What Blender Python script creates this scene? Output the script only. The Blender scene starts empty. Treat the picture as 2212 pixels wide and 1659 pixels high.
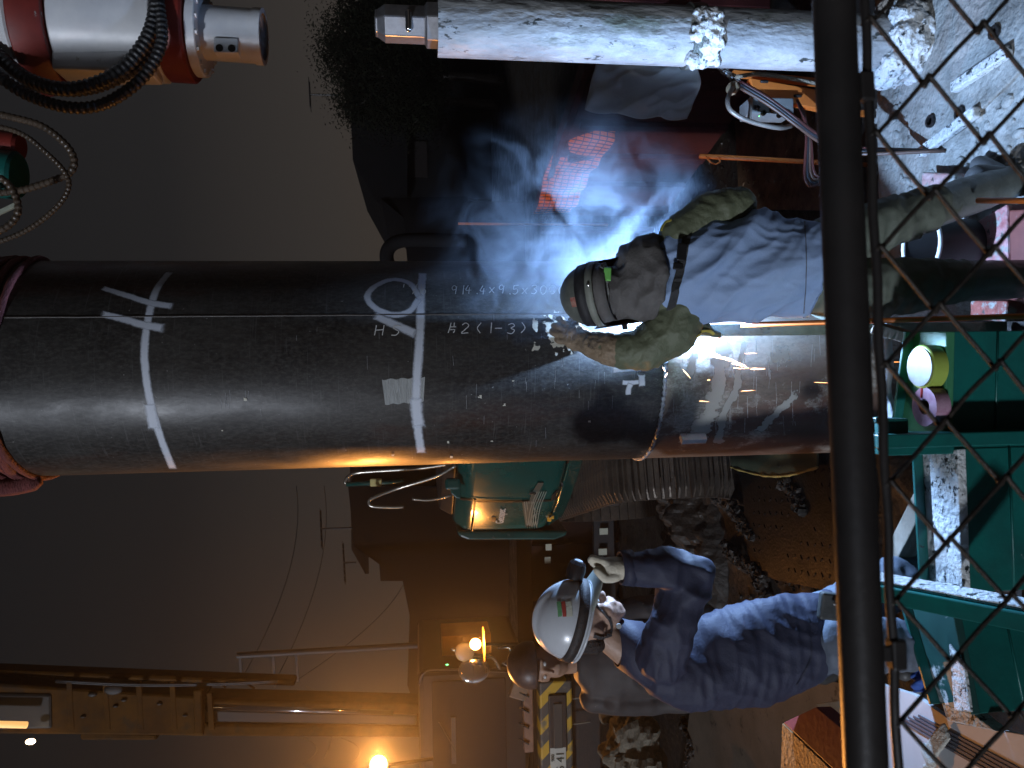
import bpy, bmesh, math, random
import numpy as np
from mathutils import Vector, Matrix, noise
from mathutils.bvhtree import BVHTree

random.seed(7)
SC = bpy.context.scene
COL = SC.collection

# ------------------------------------------------------------------ camera
CAM = Vector((0.0, 0.0, 2.45))
PITCH, ROLL, FPX, W0, H0 = math.radians(6.9), 0.0175, 1700.0, 2212.0, 1659.0
FWD = Vector((0, math.cos(PITCH), -math.sin(PITCH)))
UP0 = Vector((0, math.sin(PITCH), math.cos(PITCH)))
RT0 = Vector((1, 0, 0))
XC = -math.cos(ROLL) * UP0 - math.sin(ROLL) * RT0      # the phone was held sideways: picture right is world down
YC = math.cos(ROLL) * RT0 - math.sin(ROLL) * UP0
cam_data = bpy.data.cameras.new('camera')
cam = bpy.data.objects.new('camera', cam_data)
COL.objects.link(cam)
cam.matrix_world = Matrix(((XC.x, YC.x, -FWD.x, CAM.x), (XC.y, YC.y, -FWD.y, CAM.y), (XC.z, YC.z, -FWD.z, CAM.z), (0, 0, 0, 1)))
cam_data.sensor_width = 36.0
cam_data.lens = FPX / W0 * 36.0
cam_data.clip_start = 0.05
cam_data.clip_end = 500
cam_data.dof.use_dof = True
cam_data.dof.focus_distance = 3.2
cam_data.dof.aperture_fstop = 10.0
SC.camera = cam

# ------------------------------------------------------------------ world, sun, exposure
world = bpy.data.worlds.new('World')
SC.world = world
world.use_nodes = True
wn, wl = world.node_tree.nodes, world.node_tree.links
wn.clear()
w_out = wn.new('ShaderNodeOutputWorld')
w_bg = wn.new('ShaderNodeBackground')
w_tc = wn.new('ShaderNodeTexCoord')
w_sep = wn.new('ShaderNodeSeparateXYZ')
w_ramp = wn.new('ShaderNodeValToRGB')
wl.new(w_tc.outputs['Generated'], w_sep.inputs[0])
wl.new(w_sep.outputs['Z'], w_ramp.inputs[0])
cr = w_ramp.color_ramp
cr.elements[0].position = 0.0
cr.elements[0].color = (0.070, 0.056, 0.045, 1)
cr.elements[1].position = 0.55
cr.elements[1].color = (0.013, 0.0135, 0.0155, 1)
e = cr.elements.new(0.10); e.color = (0.052, 0.045, 0.040, 1)
e = cr.elements.new(0.28); e.color = (0.022, 0.021, 0.0215, 1)
w_side = wn.new('ShaderNodeMapRange')          # the town's glow lies to the right
w_side.inputs[1].default_value = -0.5; w_side.inputs[2].default_value = 0.45; w_side.inputs[3].default_value = 0.55; w_side.inputs[4].default_value = 1.0
wl.new(w_sep.outputs['X'], w_side.inputs[0])
w_mul = wn.new('ShaderNodeVectorMath'); w_mul.operation = 'SCALE'
wl.new(w_ramp.outputs[0], w_mul.inputs[0]); wl.new(w_side.outputs[0], w_mul.inputs['Scale'])
wl.new(w_mul.outputs[0], w_bg.inputs[0])
w_bg.inputs[1].default_value = 0.82
wl.new(w_bg.outputs[0], w_out.inputs[0])

SUN_AZ, SUN_EL = math.radians(-46), math.radians(17)      # dim cool night light from behind the photographer's left
sun_dir = Vector((math.sin(SUN_AZ) * math.cos(SUN_EL), -math.cos(SUN_AZ) * math.cos(SUN_EL), math.sin(SUN_EL)))
sl = bpy.data.lights.new('sun', 'SUN')
sl.energy = 1.75
sl.angle = math.radians(3.5)
sl.color = (0.80, 0.87, 1.0)
so = bpy.data.objects.new('sun', sl)
COL.objects.link(so)
so.rotation_euler = (-sun_dir).to_track_quat('-Z', 'Y').to_euler()

SC.view_settings.view_transform = 'Standard'
SC.view_settings.look = 'None'
SC.view_settings.exposure = 0.0
SC.view_settings.gamma = 1.0
SC.view_settings.use_curve_mapping = False
SC.render.engine = 'CYCLES'
SC.cycles.use_denoising = True
SC.cycles.max_bounces = 4
SC.cycles.use_adaptive_sampling = True
SC.cycles.adaptive_threshold = 0.02
SC.cycles.volume_bounces = 0
SC.cycles.volume_step_rate = 1.6
SC.cycles.sample_clamp_indirect = 3.0
SC.cycles.caustics_reflective = False
SC.cycles.caustics_refractive = False

# ------------------------------------------------------------------ placing helpers
def ray(px, py):
    return (FWD + XC * ((px - W0 / 2) / FPX) - YC * ((py - H0 / 2) / FPX)).normalized()
def at(px, py, Y):
    d = ray(px, py)
    return CAM + d * ((Y - CAM.y) / d.y)
def atz(px, py, z):
    d = ray(px, py)
    return CAM + d * ((z - CAM.z) / d.z)
def atplane(px, py, p0, n):
    d = ray(px, py)
    return CAM + d * ((p0 - CAM).dot(n) / d.dot(n))
PIPE_Y, PIPE_R = 3.586, 0.4572
PIPE_X = at(900, 785, PIPE_Y).x
def on_pipe(px, py, r=PIPE_R):
    d = ray(px, py)
    ox, oy = CAM.x - PIPE_X, CAM.y - PIPE_Y
    a = d.x * d.x + d.y * d.y
    b = 2 * (ox * d.x + oy * d.y)
    c = ox * ox + oy * oy - r * r
    disc = max(b * b - 4 * a * c, 0)
    return CAM + d * ((-b - math.sqrt(disc)) / (2 * a))

# ------------------------------------------------------------------ object helpers
BASE = {}
def tag(o, label, cat, group=None):
    o['label'] = label
    o['category'] = cat
    if group:
        o['group'] = group
    return o
def thing(name, label, cat, base, group=None):
    o = bpy.data.objects.new(name, None)
    o.empty_display_size = 0.1
    COL.objects.link(o)
    o.location = base
    BASE[o.name] = Vector(base)
    return tag(o, label, cat, group)
def link_mesh(name, me, mat, parent=None, base=None):
    b = BASE[parent.name] if parent is not None else Vector(base if base is not None else (0, 0, 0))
    if b.length > 0:
        me.transform(Matrix.Translation(-b))
    if mat is not None:
        me.materials.clear()
        for m in (mat if isinstance(mat, (list, tuple)) else [mat]):
            me.materials.append(m)
    o = bpy.data.objects.new(name, me)
    COL.objects.link(o)
    if parent is not None:
        o.parent = parent
    else:
        o.location = b
    BASE[o.name] = b
    return o

def frame_for(d):
    d = d.normalized()
    a = Vector((0, 0, 1)) if abs(d.z) < 0.9 else Vector((1, 0, 0))
    u = d.cross(a).normalized()
    return u, d.cross(u).normalized()
def smooth_path(pts, n=6):
    """Catmull-Rom through the points"""
    pts = [Vector(p) for p in pts]
    if len(pts) < 3:
        return pts
    out = []
    P = [pts[0] * 2 - pts[1]] + pts + [pts[-1] * 2 - pts[-2]]
    for i in range(1, len(P) - 2):
        for k in range(n):
            t = k / n
            a, b, c, d = P[i - 1], P[i], P[i + 1], P[i + 2]
            out.append(0.5 * ((2 * b) + (c - a) * t + (2 * a - 5 * b + 4 * c - d) * t * t + (3 * b - a - 3 * c + d) * t ** 3))
    out.append(pts[-1])
    return out

class MB:
    def __init__(s):
        s.v, s.f, s.uv = [], [], None
    def add(s, vs, fs):
        b = len(s.v)
        s.v.extend(Vector(x) for x in vs)
        s.f.extend(tuple(i + b for i in f) for f in fs)
        return s
    def box(s, c, size, rot=None, taper=1.0):
        c = Vector(c); hx, hy, hz = size[0] / 2, size[1] / 2, size[2] / 2
        vs = []
        for z in (-1, 1):
            t = taper if z > 0 else 1
            for x, y in ((-1, -1), (1, -1), (1, 1), (-1, 1)):
                p = Vector((x * hx * t, y * hy * t, z * hz))
                if rot is not None:
                    p = rot @ p
                vs.append(c + p)
        return s.add(vs, [(3, 2, 1, 0), (4, 5, 6, 7), (0, 1, 5, 4), (1, 2, 6, 5), (2, 3, 7, 6), (3, 0, 4, 7)])
    def beam(s, p0, p1, w, h, up=(0, 0, 1)):
        p0, p1 = Vector(p0), Vector(p1)
        d = (p1 - p0); L = d.length; d.normalize()
        up = Vector(up)
        if abs(d.dot(up)) > 0.98:
            up = Vector((0, 1, 0))
        sx = d.cross(up).normalized(); uz = sx.cross(d).normalized()
        rot = Matrix((d, sx, uz)).transposed()
        return s.box((p0 + p1) / 2, (L, w, h), rot)
    def tube(s, pts, r, n=10, cap=True):
        pts = [Vector(p) for p in pts]
        rs = r if isinstance(r, (list, tuple)) else [r] * len(pts)
        vs, fs = [], []
        u = None
        for i, p in enumerate(pts):
            d = (pts[min(i + 1, len(pts) - 1)] - pts[max(i - 1, 0)])
            if d.length < 1e-9:
                d = Vector((0, 0, 1))
            d.normalize()
            if u is None:
                u, w = frame_for(d)
            else:
                u = (u - d * u.dot(d))
                if u.length < 1e-6:
                    u, w = frame_for(d)
                u.normalize()
            w = d.cross(u)
            for k in range(n):
                a = 2 * math.pi * k / n
                vs.append(p + (u * math.cos(a) + w * math.sin(a)) * rs[i])
        for i in range(len(pts) - 1):
            for k in range(n):
                a, b = i * n + k, i * n + (k + 1) % n
                fs.append((a, b, b + n, a + n))
        if cap:
            fs.append(tuple(range(n - 1, -1, -1)))
            fs.append(tuple(range((len(pts) - 1) * n, len(pts) * n)))
        return s.add(vs, fs)
    def lathe(s, base, axis, prof, n=24, cap=True):
        """prof: [(distance along the axis, radius)]"""
        base = Vector(base); axis = Vector(axis).normalized()
        u, w = frame_for(axis)
        vs, fs = [], []
        for h, r in prof:
            for k in range(n):
                a = 2 * math.pi * k / n
                vs.append(base + axis * h + (u * math.cos(a) + w * math.sin(a)) * r)
        for i in range(len(prof) - 1):
            for k in range(n):
                a, b = i * n + k, i * n + (k + 1) % n
                fs.append((a, b, b + n, a + n))
        if cap:
            fs.append(tuple(range(n - 1, -1, -1)))
            fs.append(tuple(range((len(prof) - 1) * n, len(prof) * n)))
        return s.add(vs, fs)
    def ell(s, c, rx, ry, rz, rot=None, nu=20, nv=12):
        c = Vector(c); vs, fs = [], []
        for j in range(1, nv):
            t = math.pi * j / nv
            for i in range(nu):
                a = 2 * math.pi * i / nu
                p = Vector((rx * math.sin(t) * math.cos(a), ry * math.sin(t) * math.sin(a), rz * math.cos(t)))
                vs.append(c + (rot @ p if rot is not None else p))
        top, bot = Vector((0, 0, rz)), Vector((0, 0, -rz))
        vs.append(c + (rot @ top if rot is not None else top)); vs.append(c + (rot @ bot if rot is not None else bot))
        T, B = len(vs) - 2, len(vs) - 1
        for j in range(nv - 2):
            for i in range(nu):
                a, b = j * nu + i, j * nu + (i + 1) % nu
                fs.append((a, a + nu, b + nu, b))
        for i in range(nu):
            fs.append((T, i, (i + 1) % nu))
            fs.append((B, (nv - 2) * nu + (i + 1) % nu, (nv - 2) * nu + i))
        return s.add(vs, fs)
    def loft(s, rings, n=24, cap=True):
        """rings: [(centre, vector a, vector b)]"""
        vs, fs = [], []
        for c, a, b in rings:
            c, a, b = Vector(c), Vector(a), Vector(b)
            for k in range(n):
                t = 2 * math.pi * k / n
                vs.append(c + a * math.cos(t) + b * math.sin(t))
        for i in range(len(rings) - 1):
            for k in range(n):
                p, q = i * n + k, i * n + (k + 1) % n
                fs.append((p, q, q + n, p + n))
        if cap:
            fs.append(tuple(range(n - 1, -1, -1)))
            fs.append(tuple(range((len(rings) - 1) * n, len(rings) * n)))
        return s.add(vs, fs)
    def cap(s, p0, p1, r0, r1, n=14):
        """tapered limb with round ends"""
        p0, p1 = Vector(p0), Vector(p1)
        d = (p1 - p0); L = d.length; d.normalize()
        prof = []
        for k in range(0, 5):
            t = math.pi / 2 * (1 - k / 4)
            prof.append((-r0 * math.sin(t), max(r0 * math.cos(t), 1e-4)))
        for k in range(0, 5):
            t = math.pi / 2 * k / 4
            prof.append((L + r1 * math.sin(t), max(r1 * math.cos(t), 1e-4)))
        return s.lathe(p0, d, prof, n)
    def limb(s, pts, rs, n=14):
        for i in range(len(pts) - 1):
            s.cap(pts[i], pts[i + 1], rs[i], rs[i + 1], n)
        return s
    def prism(s, poly, d):
        """flat polygon (3-D points) pushed along the vector d"""
        poly = [Vector(p) for p in poly]; d = Vector(d); n = len(poly)
        vs = poly + [p + d for p in poly]
        fs = [tuple(range(n - 1, -1, -1)), tuple(range(n, 2 * n))]
        for i in range(n):
            j = (i + 1) % n
            fs.append((i, j, j + n, i + n))
        return s.add(vs, fs)
    def grid(s, fn, nu, nv):
        vs = [fn(i / nu, j / nv) for j in range(nv + 1) for i in range(nu + 1)]
        fs = [(j * (nu + 1) + i, j * (nu + 1) + i + 1, (j + 1) * (nu + 1) + i + 1, (j + 1) * (nu + 1) + i) for j in range(nv) for i in range(nu)]
        return s.add(vs, fs)
    def mesh(s, name='m', smooth=False, fix=True):
        me = bpy.data.meshes.new(name)
        me.from_pydata(s.v, [], s.f)
        me.update()
        if fix:
            bm = bmesh.new(); bm.from_mesh(me)
            bmesh.ops.recalc_face_normals(bm, faces=bm.faces)
            bm.to_mesh(me); bm.free()
        if smooth:
            me.polygons.foreach_set('use_smooth', [True] * len(me.polygons))
        return me
    def build(s, name, mat, parent=None, smooth=False, bevel=0.0, base=None, thick=0.0, auto=False, fix=True):
        o = link_mesh(name, s.mesh(name, smooth or auto, fix), mat, parent, base)
        if thick:
            m = o.modifiers.new('thick', 'SOLIDIFY'); m.thickness = thick; m.offset = 0
        if bevel:
            m = o.modifiers.new('bevel', 'BEVEL'); m.width = bevel; m.segments = 2; m.limit_method = 'ANGLE'; m.angle_limit = math.radians(35)
        if auto:
            bm = bmesh.new(); bm.from_mesh(o.data)
            for ed in bm.edges:
                if len(ed.link_faces) == 2 and ed.calc_face_angle(0) > math.radians(38):
                    ed.smooth = False
            bm.to_mesh(o.data); bm.free()
        return o

def fuse(mb, voxel=0.010, smooth=6, fold=None, extra=None):
    """weld overlapping closed shapes into one continuous skin, relax it, then push folds into it"""
    me = mb.mesh('fuse')
    o = bpy.data.objects.new('fuse_tmp', me)
    COL.objects.link(o)
    m = o.modifiers.new('r', 'REMESH'); m.mode = 'VOXEL'; m.voxel_size = voxel
    if smooth:
        m2 = o.modifiers.new('s', 'SMOOTH'); m2.factor = 0.5; m2.iterations = smooth
    dg = bpy.context.evaluated_depsgraph_get()
    res = bpy.data.meshes.new_from_object(o.evaluated_get(dg))
    bpy.data.objects.remove(o)
    bpy.data.meshes.remove(me)
    if fold:
        nr = [v.normal.copy() for v in res.vertices]
        for i, v in enumerate(res.vertices):
            v.co += nr[i] * fold(v.co, nr[i])
        res.update()
    res.polygons.foreach_set('use_smooth', [True] * len(res.polygons))
    return res
def bvh_of(o):
    b = BASE[o.name]
    me = o.data
    return BVHTree.FromPolygons([v.co + b for v in me.vertices], [tuple(p.vertices) for p in me.polygons])
def drape(bvh, px, py, lift=0.003, fallback=3.0):
    d = ray(px, py)
    h = bvh.ray_cast(CAM, d)
    if h[0] is None:
        h = bvh.find_nearest(at(px, py, fallback))
    n = h[1]
    if n.dot(d) > 0:
        n = -n
    return h[0] + n * lift, n
def strip_on(bvh, pts, w, lift=0.004, n=6, fallback=3.0):
    """a flat band laid along pixel points on a surface; returns an MB of a ribbon"""
    P = smooth_path([Vector((p[0], p[1], 0)) for p in pts], n)
    H = [drape(bvh, p.x, p.y, lift, fallback) for p in P]
    mb = MB(); vs = []
    for i, (p, nn) in enumerate(H):
        d = (H[min(i + 1, len(H) - 1)][0] - H[max(i - 1, 0)][0]).normalized()
        sd = d.cross(nn).normalized()
        vs += [p - sd * w / 2, p + sd * w / 2]
    mb.add(vs, [(2 * i, 2 * i + 1, 2 * i + 3, 2 * i + 2) for i in range(len(H) - 1)])
    return mb
def ridge(p, f, seed=0.0):
    return 1 - abs(noise.noise(Vector((p.x * f[0] + seed, p.y * f[1], p.z * f[2])))) * 2
def wob(p, f, seed=0.0):
    return noise.noise(Vector((p.x * f + seed, p.y * f, p.z * f)))

# ------------------------------------------------------------------ materials
MATS = {}
def M(name, c1, c2=None, scale=6.0, rough=0.6, rough2=None, metal=0.0, bump=0.0, bscale=40.0, stretch=(1, 1, 1), spots=None, lo=0.35, hi=0.65, emit=None, spec=0.5, detail=6.0, coat=0.0, bstretch=None):
    """noise-mixed surface; spots = [(colour, threshold 0..1, scale, softness)] laid over in turn"""
    if name in MATS:
        return MATS[name]
    m = bpy.data.materials.new(name); m.use_nodes = True
    N, L = m.node_tree.nodes, m.node_tree.links
    b = N['Principled BSDF']
    tc = N.new('ShaderNodeTexCoord'); mp = N.new('ShaderNodeMapping')
    mp.inputs['Scale'].default_value = stretch
    L.new(tc.outputs['Object'], mp.inputs[0])
    nz = N.new('ShaderNodeTexNoise'); nz.inputs['Scale'].default_value = scale; nz.inputs['Detail'].default_value = detail; nz.inputs['Roughness'].default_value = 0.65
    L.new(mp.outputs[0], nz.inputs['Vector'])
    rp = N.new('ShaderNodeValToRGB')
    rp.color_ramp.elements[0].position = lo; rp.color_ramp.elements[1].position = hi
    rp.color_ramp.elements[0].color = (*c1, 1); rp.color_ramp.elements[1].color = (*(c2 or c1), 1)
    L.new(nz.outputs['Fac'], rp.inputs[0])
    col = rp.outputs[0]
    for i, (sc_, th, ss, soft) in enumerate(spots or []):
        n2 = N.new('ShaderNodeTexNoise'); n2.inputs['Scale'].default_value = ss; n2.inputs['Detail'].default_value = 8; n2.inputs['Roughness'].default_value = 0.7
        ad = N.new('ShaderNodeVectorMath'); ad.operation = 'ADD'; ad.inputs[1].default_value = (3.1 * (i + 1), 7.7, 1.3 * i)
        L.new(mp.outputs[0], ad.inputs[0]); L.new(ad.outputs[0], n2.inputs['Vector'])
        mr = N.new('ShaderNodeMapRange'); mr.inputs[1].default_value = th; mr.inputs[2].default_value = th + soft
        L.new(n2.outputs['Fac'], mr.inputs[0])
        mx = N.new('ShaderNodeMix'); mx.data_type = 'RGBA'
        L.new(mr.outputs[0], mx.inputs[0]); L.new(col, mx.inputs[6]); mx.inputs[7].default_value = (*sc_, 1)
        col = mx.outputs[2]
    L.new(col, b.inputs['Base Color'])
    if rough2 is not None:
        mr = N.new('ShaderNodeMapRange'); mr.inputs[1].default_value = lo; mr.inputs[2].default_value = hi
        mr.inputs[3].default_value = rough; mr.inputs[4].default_value = rough2
        L.new(nz.outputs['Fac'], mr.inputs[0]); L.new(mr.outputs[0], b.inputs['Roughness'])
    else:
        b.inputs['Roughness'].default_value = rough
    b.inputs['Metallic'].default_value = metal
    b.inputs['Specular IOR Level'].default_value = spec
    b.inputs['Coat Weight'].default_value = coat
    if bump:
        nb = N.new('ShaderNodeTexNoise'); nb.inputs['Scale'].default_value = bscale; nb.inputs['Detail'].default_value = 5
        if bstretch:
            mp2 = N.new('ShaderNodeMapping'); mp2.inputs['Scale'].default_value = bstretch
            L.new(tc.outputs['Object'], mp2.inputs[0]); L.new(mp2.outputs[0], nb.inputs['Vector'])
        else:
            L.new(mp.outputs[0], nb.inputs['Vector'])
        bp = N.new('ShaderNodeBump'); bp.inputs['Strength'].default_value = bump; bp.inputs['Distance'].default_value = 0.02
        L.new(nb.outputs['Fac'], bp.inputs['Height']); L.new(bp.outputs[0], b.inputs['Normal'])
    if emit:
        b.inputs['Emission Color'].default_value = (*emit[0], 1); b.inputs['Emission Strength'].default_value = emit[1]
    MATS[name] = m
    return m
# ================================================================== materials used across the place
mud = M('mud', (0.010, 0.008, 0.006), (0.030, 0.022, 0.016), 3.0, 0.8, 0.4, bump=1.0, bscale=16, spots=[((0.05, 0.038, 0.027), 0.64, 9, 0.08)])
grey_mud = M('grey_mud', (0.16, 0.155, 0.14), (0.36, 0.36, 0.34), 7.0, 0.8, 0.5, bump=0.9, bscale=30, spots=[((0.03, 0.028, 0.025), 0.62, 16, 0.06)])
rust_plate = M('rust_plate', (0.09, 0.055, 0.03), (0.24, 0.15, 0.085), 6, 0.6, 0.42, 0.35, bump=0.25, bscale=60)
dark_plate = M('dark_plate', (0.008, 0.0075, 0.007), (0.022, 0.019, 0.016), 5, 0.5, 0.32, 0.5, bump=0.25, bscale=60)
teal = M('teal_paint', (0.003, 0.075, 0.066), (0.006, 0.125, 0.105), 4, 0.5, 0.34, 0.0, bump=0.12, bscale=25, spots=[((0.02, 0.018, 0.015), 0.66, 9, 0.03), ((0.26, 0.27, 0.25), 0.68, 12, 0.03)])
teal_lit_top = M('teal_lit_top', (0.03, 0.16, 0.07), (0.05, 0.22, 0.11), 5, 0.5, spots=[((0.03, 0.025, 0.02), 0.62, 14, 0.03)])  # brighter clamp teal, arc light on a top plate put into the colour
white_mud_and_light = M('white_mud_and_light', (0.42, 0.44, 0.44), (0.62, 0.64, 0.64), 9, 0.7, 0.45, bump=0.8, bscale=45, spots=[((0.015, 0.02, 0.02), 0.57, 26, 0.03)])  # also the arc light painted on one clamp rib
black_steel = M('black_steel', (0.012, 0.011, 0.011), (0.026, 0.022, 0.02), 5, 0.55, 0.4, 0.2, bump=0.1)
rubber = M('rubber', (0.012, 0.012, 0.013), (0.022, 0.022, 0.023), 8, 0.5)
white_paint = M('white_paint', (0.55, 0.57, 0.60), (0.70, 0.71, 0.72), 3, 0.4, 0.3, spots=[((0.22, 0.18, 0.13), 0.64, 7, 0.08)])
red_paint = M('red_paint', (0.14, 0.014, 0.010), (0.21, 0.024, 0.016), 4, 0.5, spots=[((0.25, 0.24, 0.23), 0.68, 5, 0.02)])
orange_paint = M('orange_paint', (0.55, 0.14, 0.025), (0.72, 0.20, 0.035), 4, 0.45, spots=[((0.2, 0.1, 0.05), 0.68, 10, 0.06)])
yellow_paint = M('yellow_paint', (0.42, 0.23, 0.03), (0.60, 0.34, 0.05), 4, 0.5, spots=[((0.12, 0.09, 0.05), 0.62, 7, 0.1)])
wood = M('wood', (0.20, 0.17, 0.13), (0.34, 0.30, 0.24), 5, 0.75, stretch=(1, 1, 6), bump=0.3, bscale=20)
chrome = M('chrome', (0.75, 0.75, 0.75), None, 3, 0.12, metal=1.0)

# ================================================================== ground
def axis_steps(fine0, fine1, step, far0, far1):
    a = list(np.arange(fine0, fine1, step))
    d, x = step, fine1
    while x < far1:
        a.append(x); d *= 1.35; x += d
    a.append(far1)
    d, x, left = step, fine0, []
    while x > far0:
        d *= 1.35; x -= d; left.append(max(x, far0))
    return sorted(set([round(v, 5) for v in left + a]))
gx = axis_steps(-3.2, 3.2, 0.05, -180, 180)
gy = axis_steps(1.6, 8.0, 0.05, -60, 300)
def ground_z(x, y):
    k = max(0.0, 1 - max(abs(x) / 12, abs(y - 5) / 14))
    p = Vector((x * 1.3, y * 1.3, 0.3))
    r_ = (1 - abs(noise.noise(p * 1.7 + Vector((3, 1, 0)))) * 2) ** 3
    return (noise.noise(p) * 0.03 + max(0, r_) * 0.035 + noise.noise(p * 4.1) * 0.022 + noise.noise(p * 9) * 0.012) * min(1, k * 2) - 0.06
mb = MB()
mb.v = [Vector((x, y, ground_z(x, y))) for y in gy for x in gx]
nx = len(gx)
mb.f = [(j * nx + i, j * nx + i + 1, (j + 1) * nx + i + 1, (j + 1) * nx + i) for j in range(len(gy) - 1) for i in range(nx - 1)]
g = mb.build('ground', mud, smooth=True, fix=False)
g['kind'] = 'structure'

# tread plates: a flat sheet with a stamped tread on it
def tread_plate(corners, mat, label, pitch=0.085, z=0.012, size=0.034):
    c = [Vector((p.x, p.y, z)) for p in corners]
    base = sum(c, Vector()) / 4
    base.z = 0
    t = thing('steel_road_plate', label, 'steel plate', base)
    MB().prism([Vector((p.x, p.y, z)) for p in c], (0, 0, -0.022)).build('sheet', mat, t, bevel=0.003)
    mb = MB()
    u, v = c[1] - c[0], c[3] - c[0]
    nu, nv = int(u.length / pitch), int(v.length / pitch)
    ang = math.atan2(u.y, u.x)
    for i in range(1, nu):
        for j in range(1, nv):
            if noise.noise(Vector((i * 0.17 + base.x * 5, j * 0.17, 4.0))) > 0.08:
                continue
            p = c[0] + u * (i / nu) + v * (j / nv)
            p += Vector((random.uniform(-1, 1), random.uniform(-1, 1), 0)) * 0.004
            rot = Matrix.Rotation(ang + (math.pi / 4 if (i + j) % 2 else -math.pi / 4), 3, 'Z')
            mb.box(p + Vector((0, 0, 0.003)), (size, 0.011, 0.006), rot, taper=0.6)
    o = mb.build('tread_lugs', mat, t)
    o['kind'] = 'stuff'
    return t
tread_plate([atz(1790, 455, 0), atz(1790, 210, 0), atz(1590, 262, 0), atz(1600, 452, 0)], rust_plate, 'rusty brown tread plate on the ground behind the welder')
tread_plate([atz(1850, 1290, 0), atz(1850, 975, 0), atz(1600, 985, 0), atz(1622, 1240, 0)], dark_plate, 'dark wet tread plate on the ground between pile and man in navy jacket')
# smooth sheet by the crane truck
t = thing('steel_sheet', 'smooth tan steel sheet with mud spots lying beside the red box', 'steel plate', atz(1640, 1580, 0))
tan = M('tan_sheet', (0.11, 0.085, 0.062), (0.17, 0.135, 0.105), 2.0, 0.6, 0.5, bump=0.1, spots=[((0.025, 0.018, 0.013), 0.60, 8, 0.05)])
cs = [atz(1860, 1760, 0), atz(1860, 1440, 0), atz(1640, 1420, 0), atz(1497, 1530, 0), atz(1470, 1760, 0)]
MB().prism([Vector((p.x, p.y, 0.03)) for p in cs], (0, 0, -0.03)).build('sheet', tan, t, bevel=0.003)

# pale plate and mud on the near ground at the foot of the casing
t = thing('pale_base_plate', 'pale mud-caked steel base plate with slots at the foot of the casing', 'steel plate', atz(2080, 220, 0))
cs = [atz(1948, 178, 0.03), atz(1972, 345, 0.03), atz(2120, 235, 0.03), atz(2300, 60, 0.03), atz(2260, -40, 0.03), atz(2010, -40, 0.03)]
MB().prism(cs, (0, 0, -0.05)).build('sheet', grey_mud, t, bevel=0.006)
for a, b in (((1990, 330), (2110, 240)), ((2060, 190), (2180, 110))):
    MB().beam(atz(*a, 0.05), atz(*b, 0.05), 0.05, 0.04).build('lug', white_mud_and_light, t, bevel=0.008)
for a in ((2012, 262), (2075, 245), (2120, 150), (2150, 70)):
    p = atz(*a, 0.033)
    MB().lathe(p, (0, 0, 1), [(0, 0.03), (0.012, 0.03), (0.012, 0.018), (0.0, 0.018)], 12).build('slot_ring', black_steel, t)
mb = MB()
for k in range(420):
    px, py = random.uniform(1890, 2290), random.uniform(-30, 420)
    p = atz(px, py, 0.0)
    s = random.uniform(0.006, 0.03)
    mb.ell(p + Vector((0, 0, s * 0.2)), s * random.uniform(0.7, 1.5), s * random.uniform(0.7, 1.5), s * 0.6, Matrix.Rotation(random.random() * 6, 3, 'Z'), 7, 5)
o = mb.build('mud_clods', grey_mud, smooth=True); o['kind'] = 'stuff'
tag(o, 'grey mud clods strewn over the ground by the casing', 'mud')
def slab(x0, x1, y0, y1, nz=0.05):
    mb = MB()
    mb.grid(lambda u, v: Vector((x0 + (x1 - x0) * u, y0 + (y1 - y0) * v, 0.008 + noise.noise(Vector((u * 9, v * 9, 2))) * 0.018 + noise.noise(Vector((u * 30, v * 30, 5))) * 0.008)), 60, 60)
    return mb
a, b = atz(2300, 480, 0), atz(1905, -60, 0)
o = slab(a.x - 0.1, b.x + 0.5, a.y - 0.2, b.y + 0.05).build('grey_mud_patch', grey_mud, smooth=True)
o['kind'] = 'structure'
# dark mud and root-like clods on the open ground
mb = MB()
for k in range(900):
    px, py = random.uniform(1480, 1790), random.choice([random.uniform(150, 460), random.uniform(990, 1300), random.uniform(990, 1500)])
    p = atz(px, py, 0.0)
    s = 0.004 + 0.02 * random.random() ** 3
    b0 = len(mb.v)
    p.z = ground_z(p.x, p.y)
    mb.ell(p, s * random.uniform(0.7, 2.2), s * random.uniform(0.7, 1.5), s * 0.55, Matrix.Rotation(random.random() * 6, 3, 'Z'), 6, 4)
    for v in mb.v[b0:]:
        v += Vector((random.uniform(-1, 1), random.uniform(-1, 1), random.uniform(-1, 1))) * s * 0.28
o = mb.build('dark_clods', mud); o['kind'] = 'stuff'
tag(o, 'dark wet clods of earth over the ground', 'mud')

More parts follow.
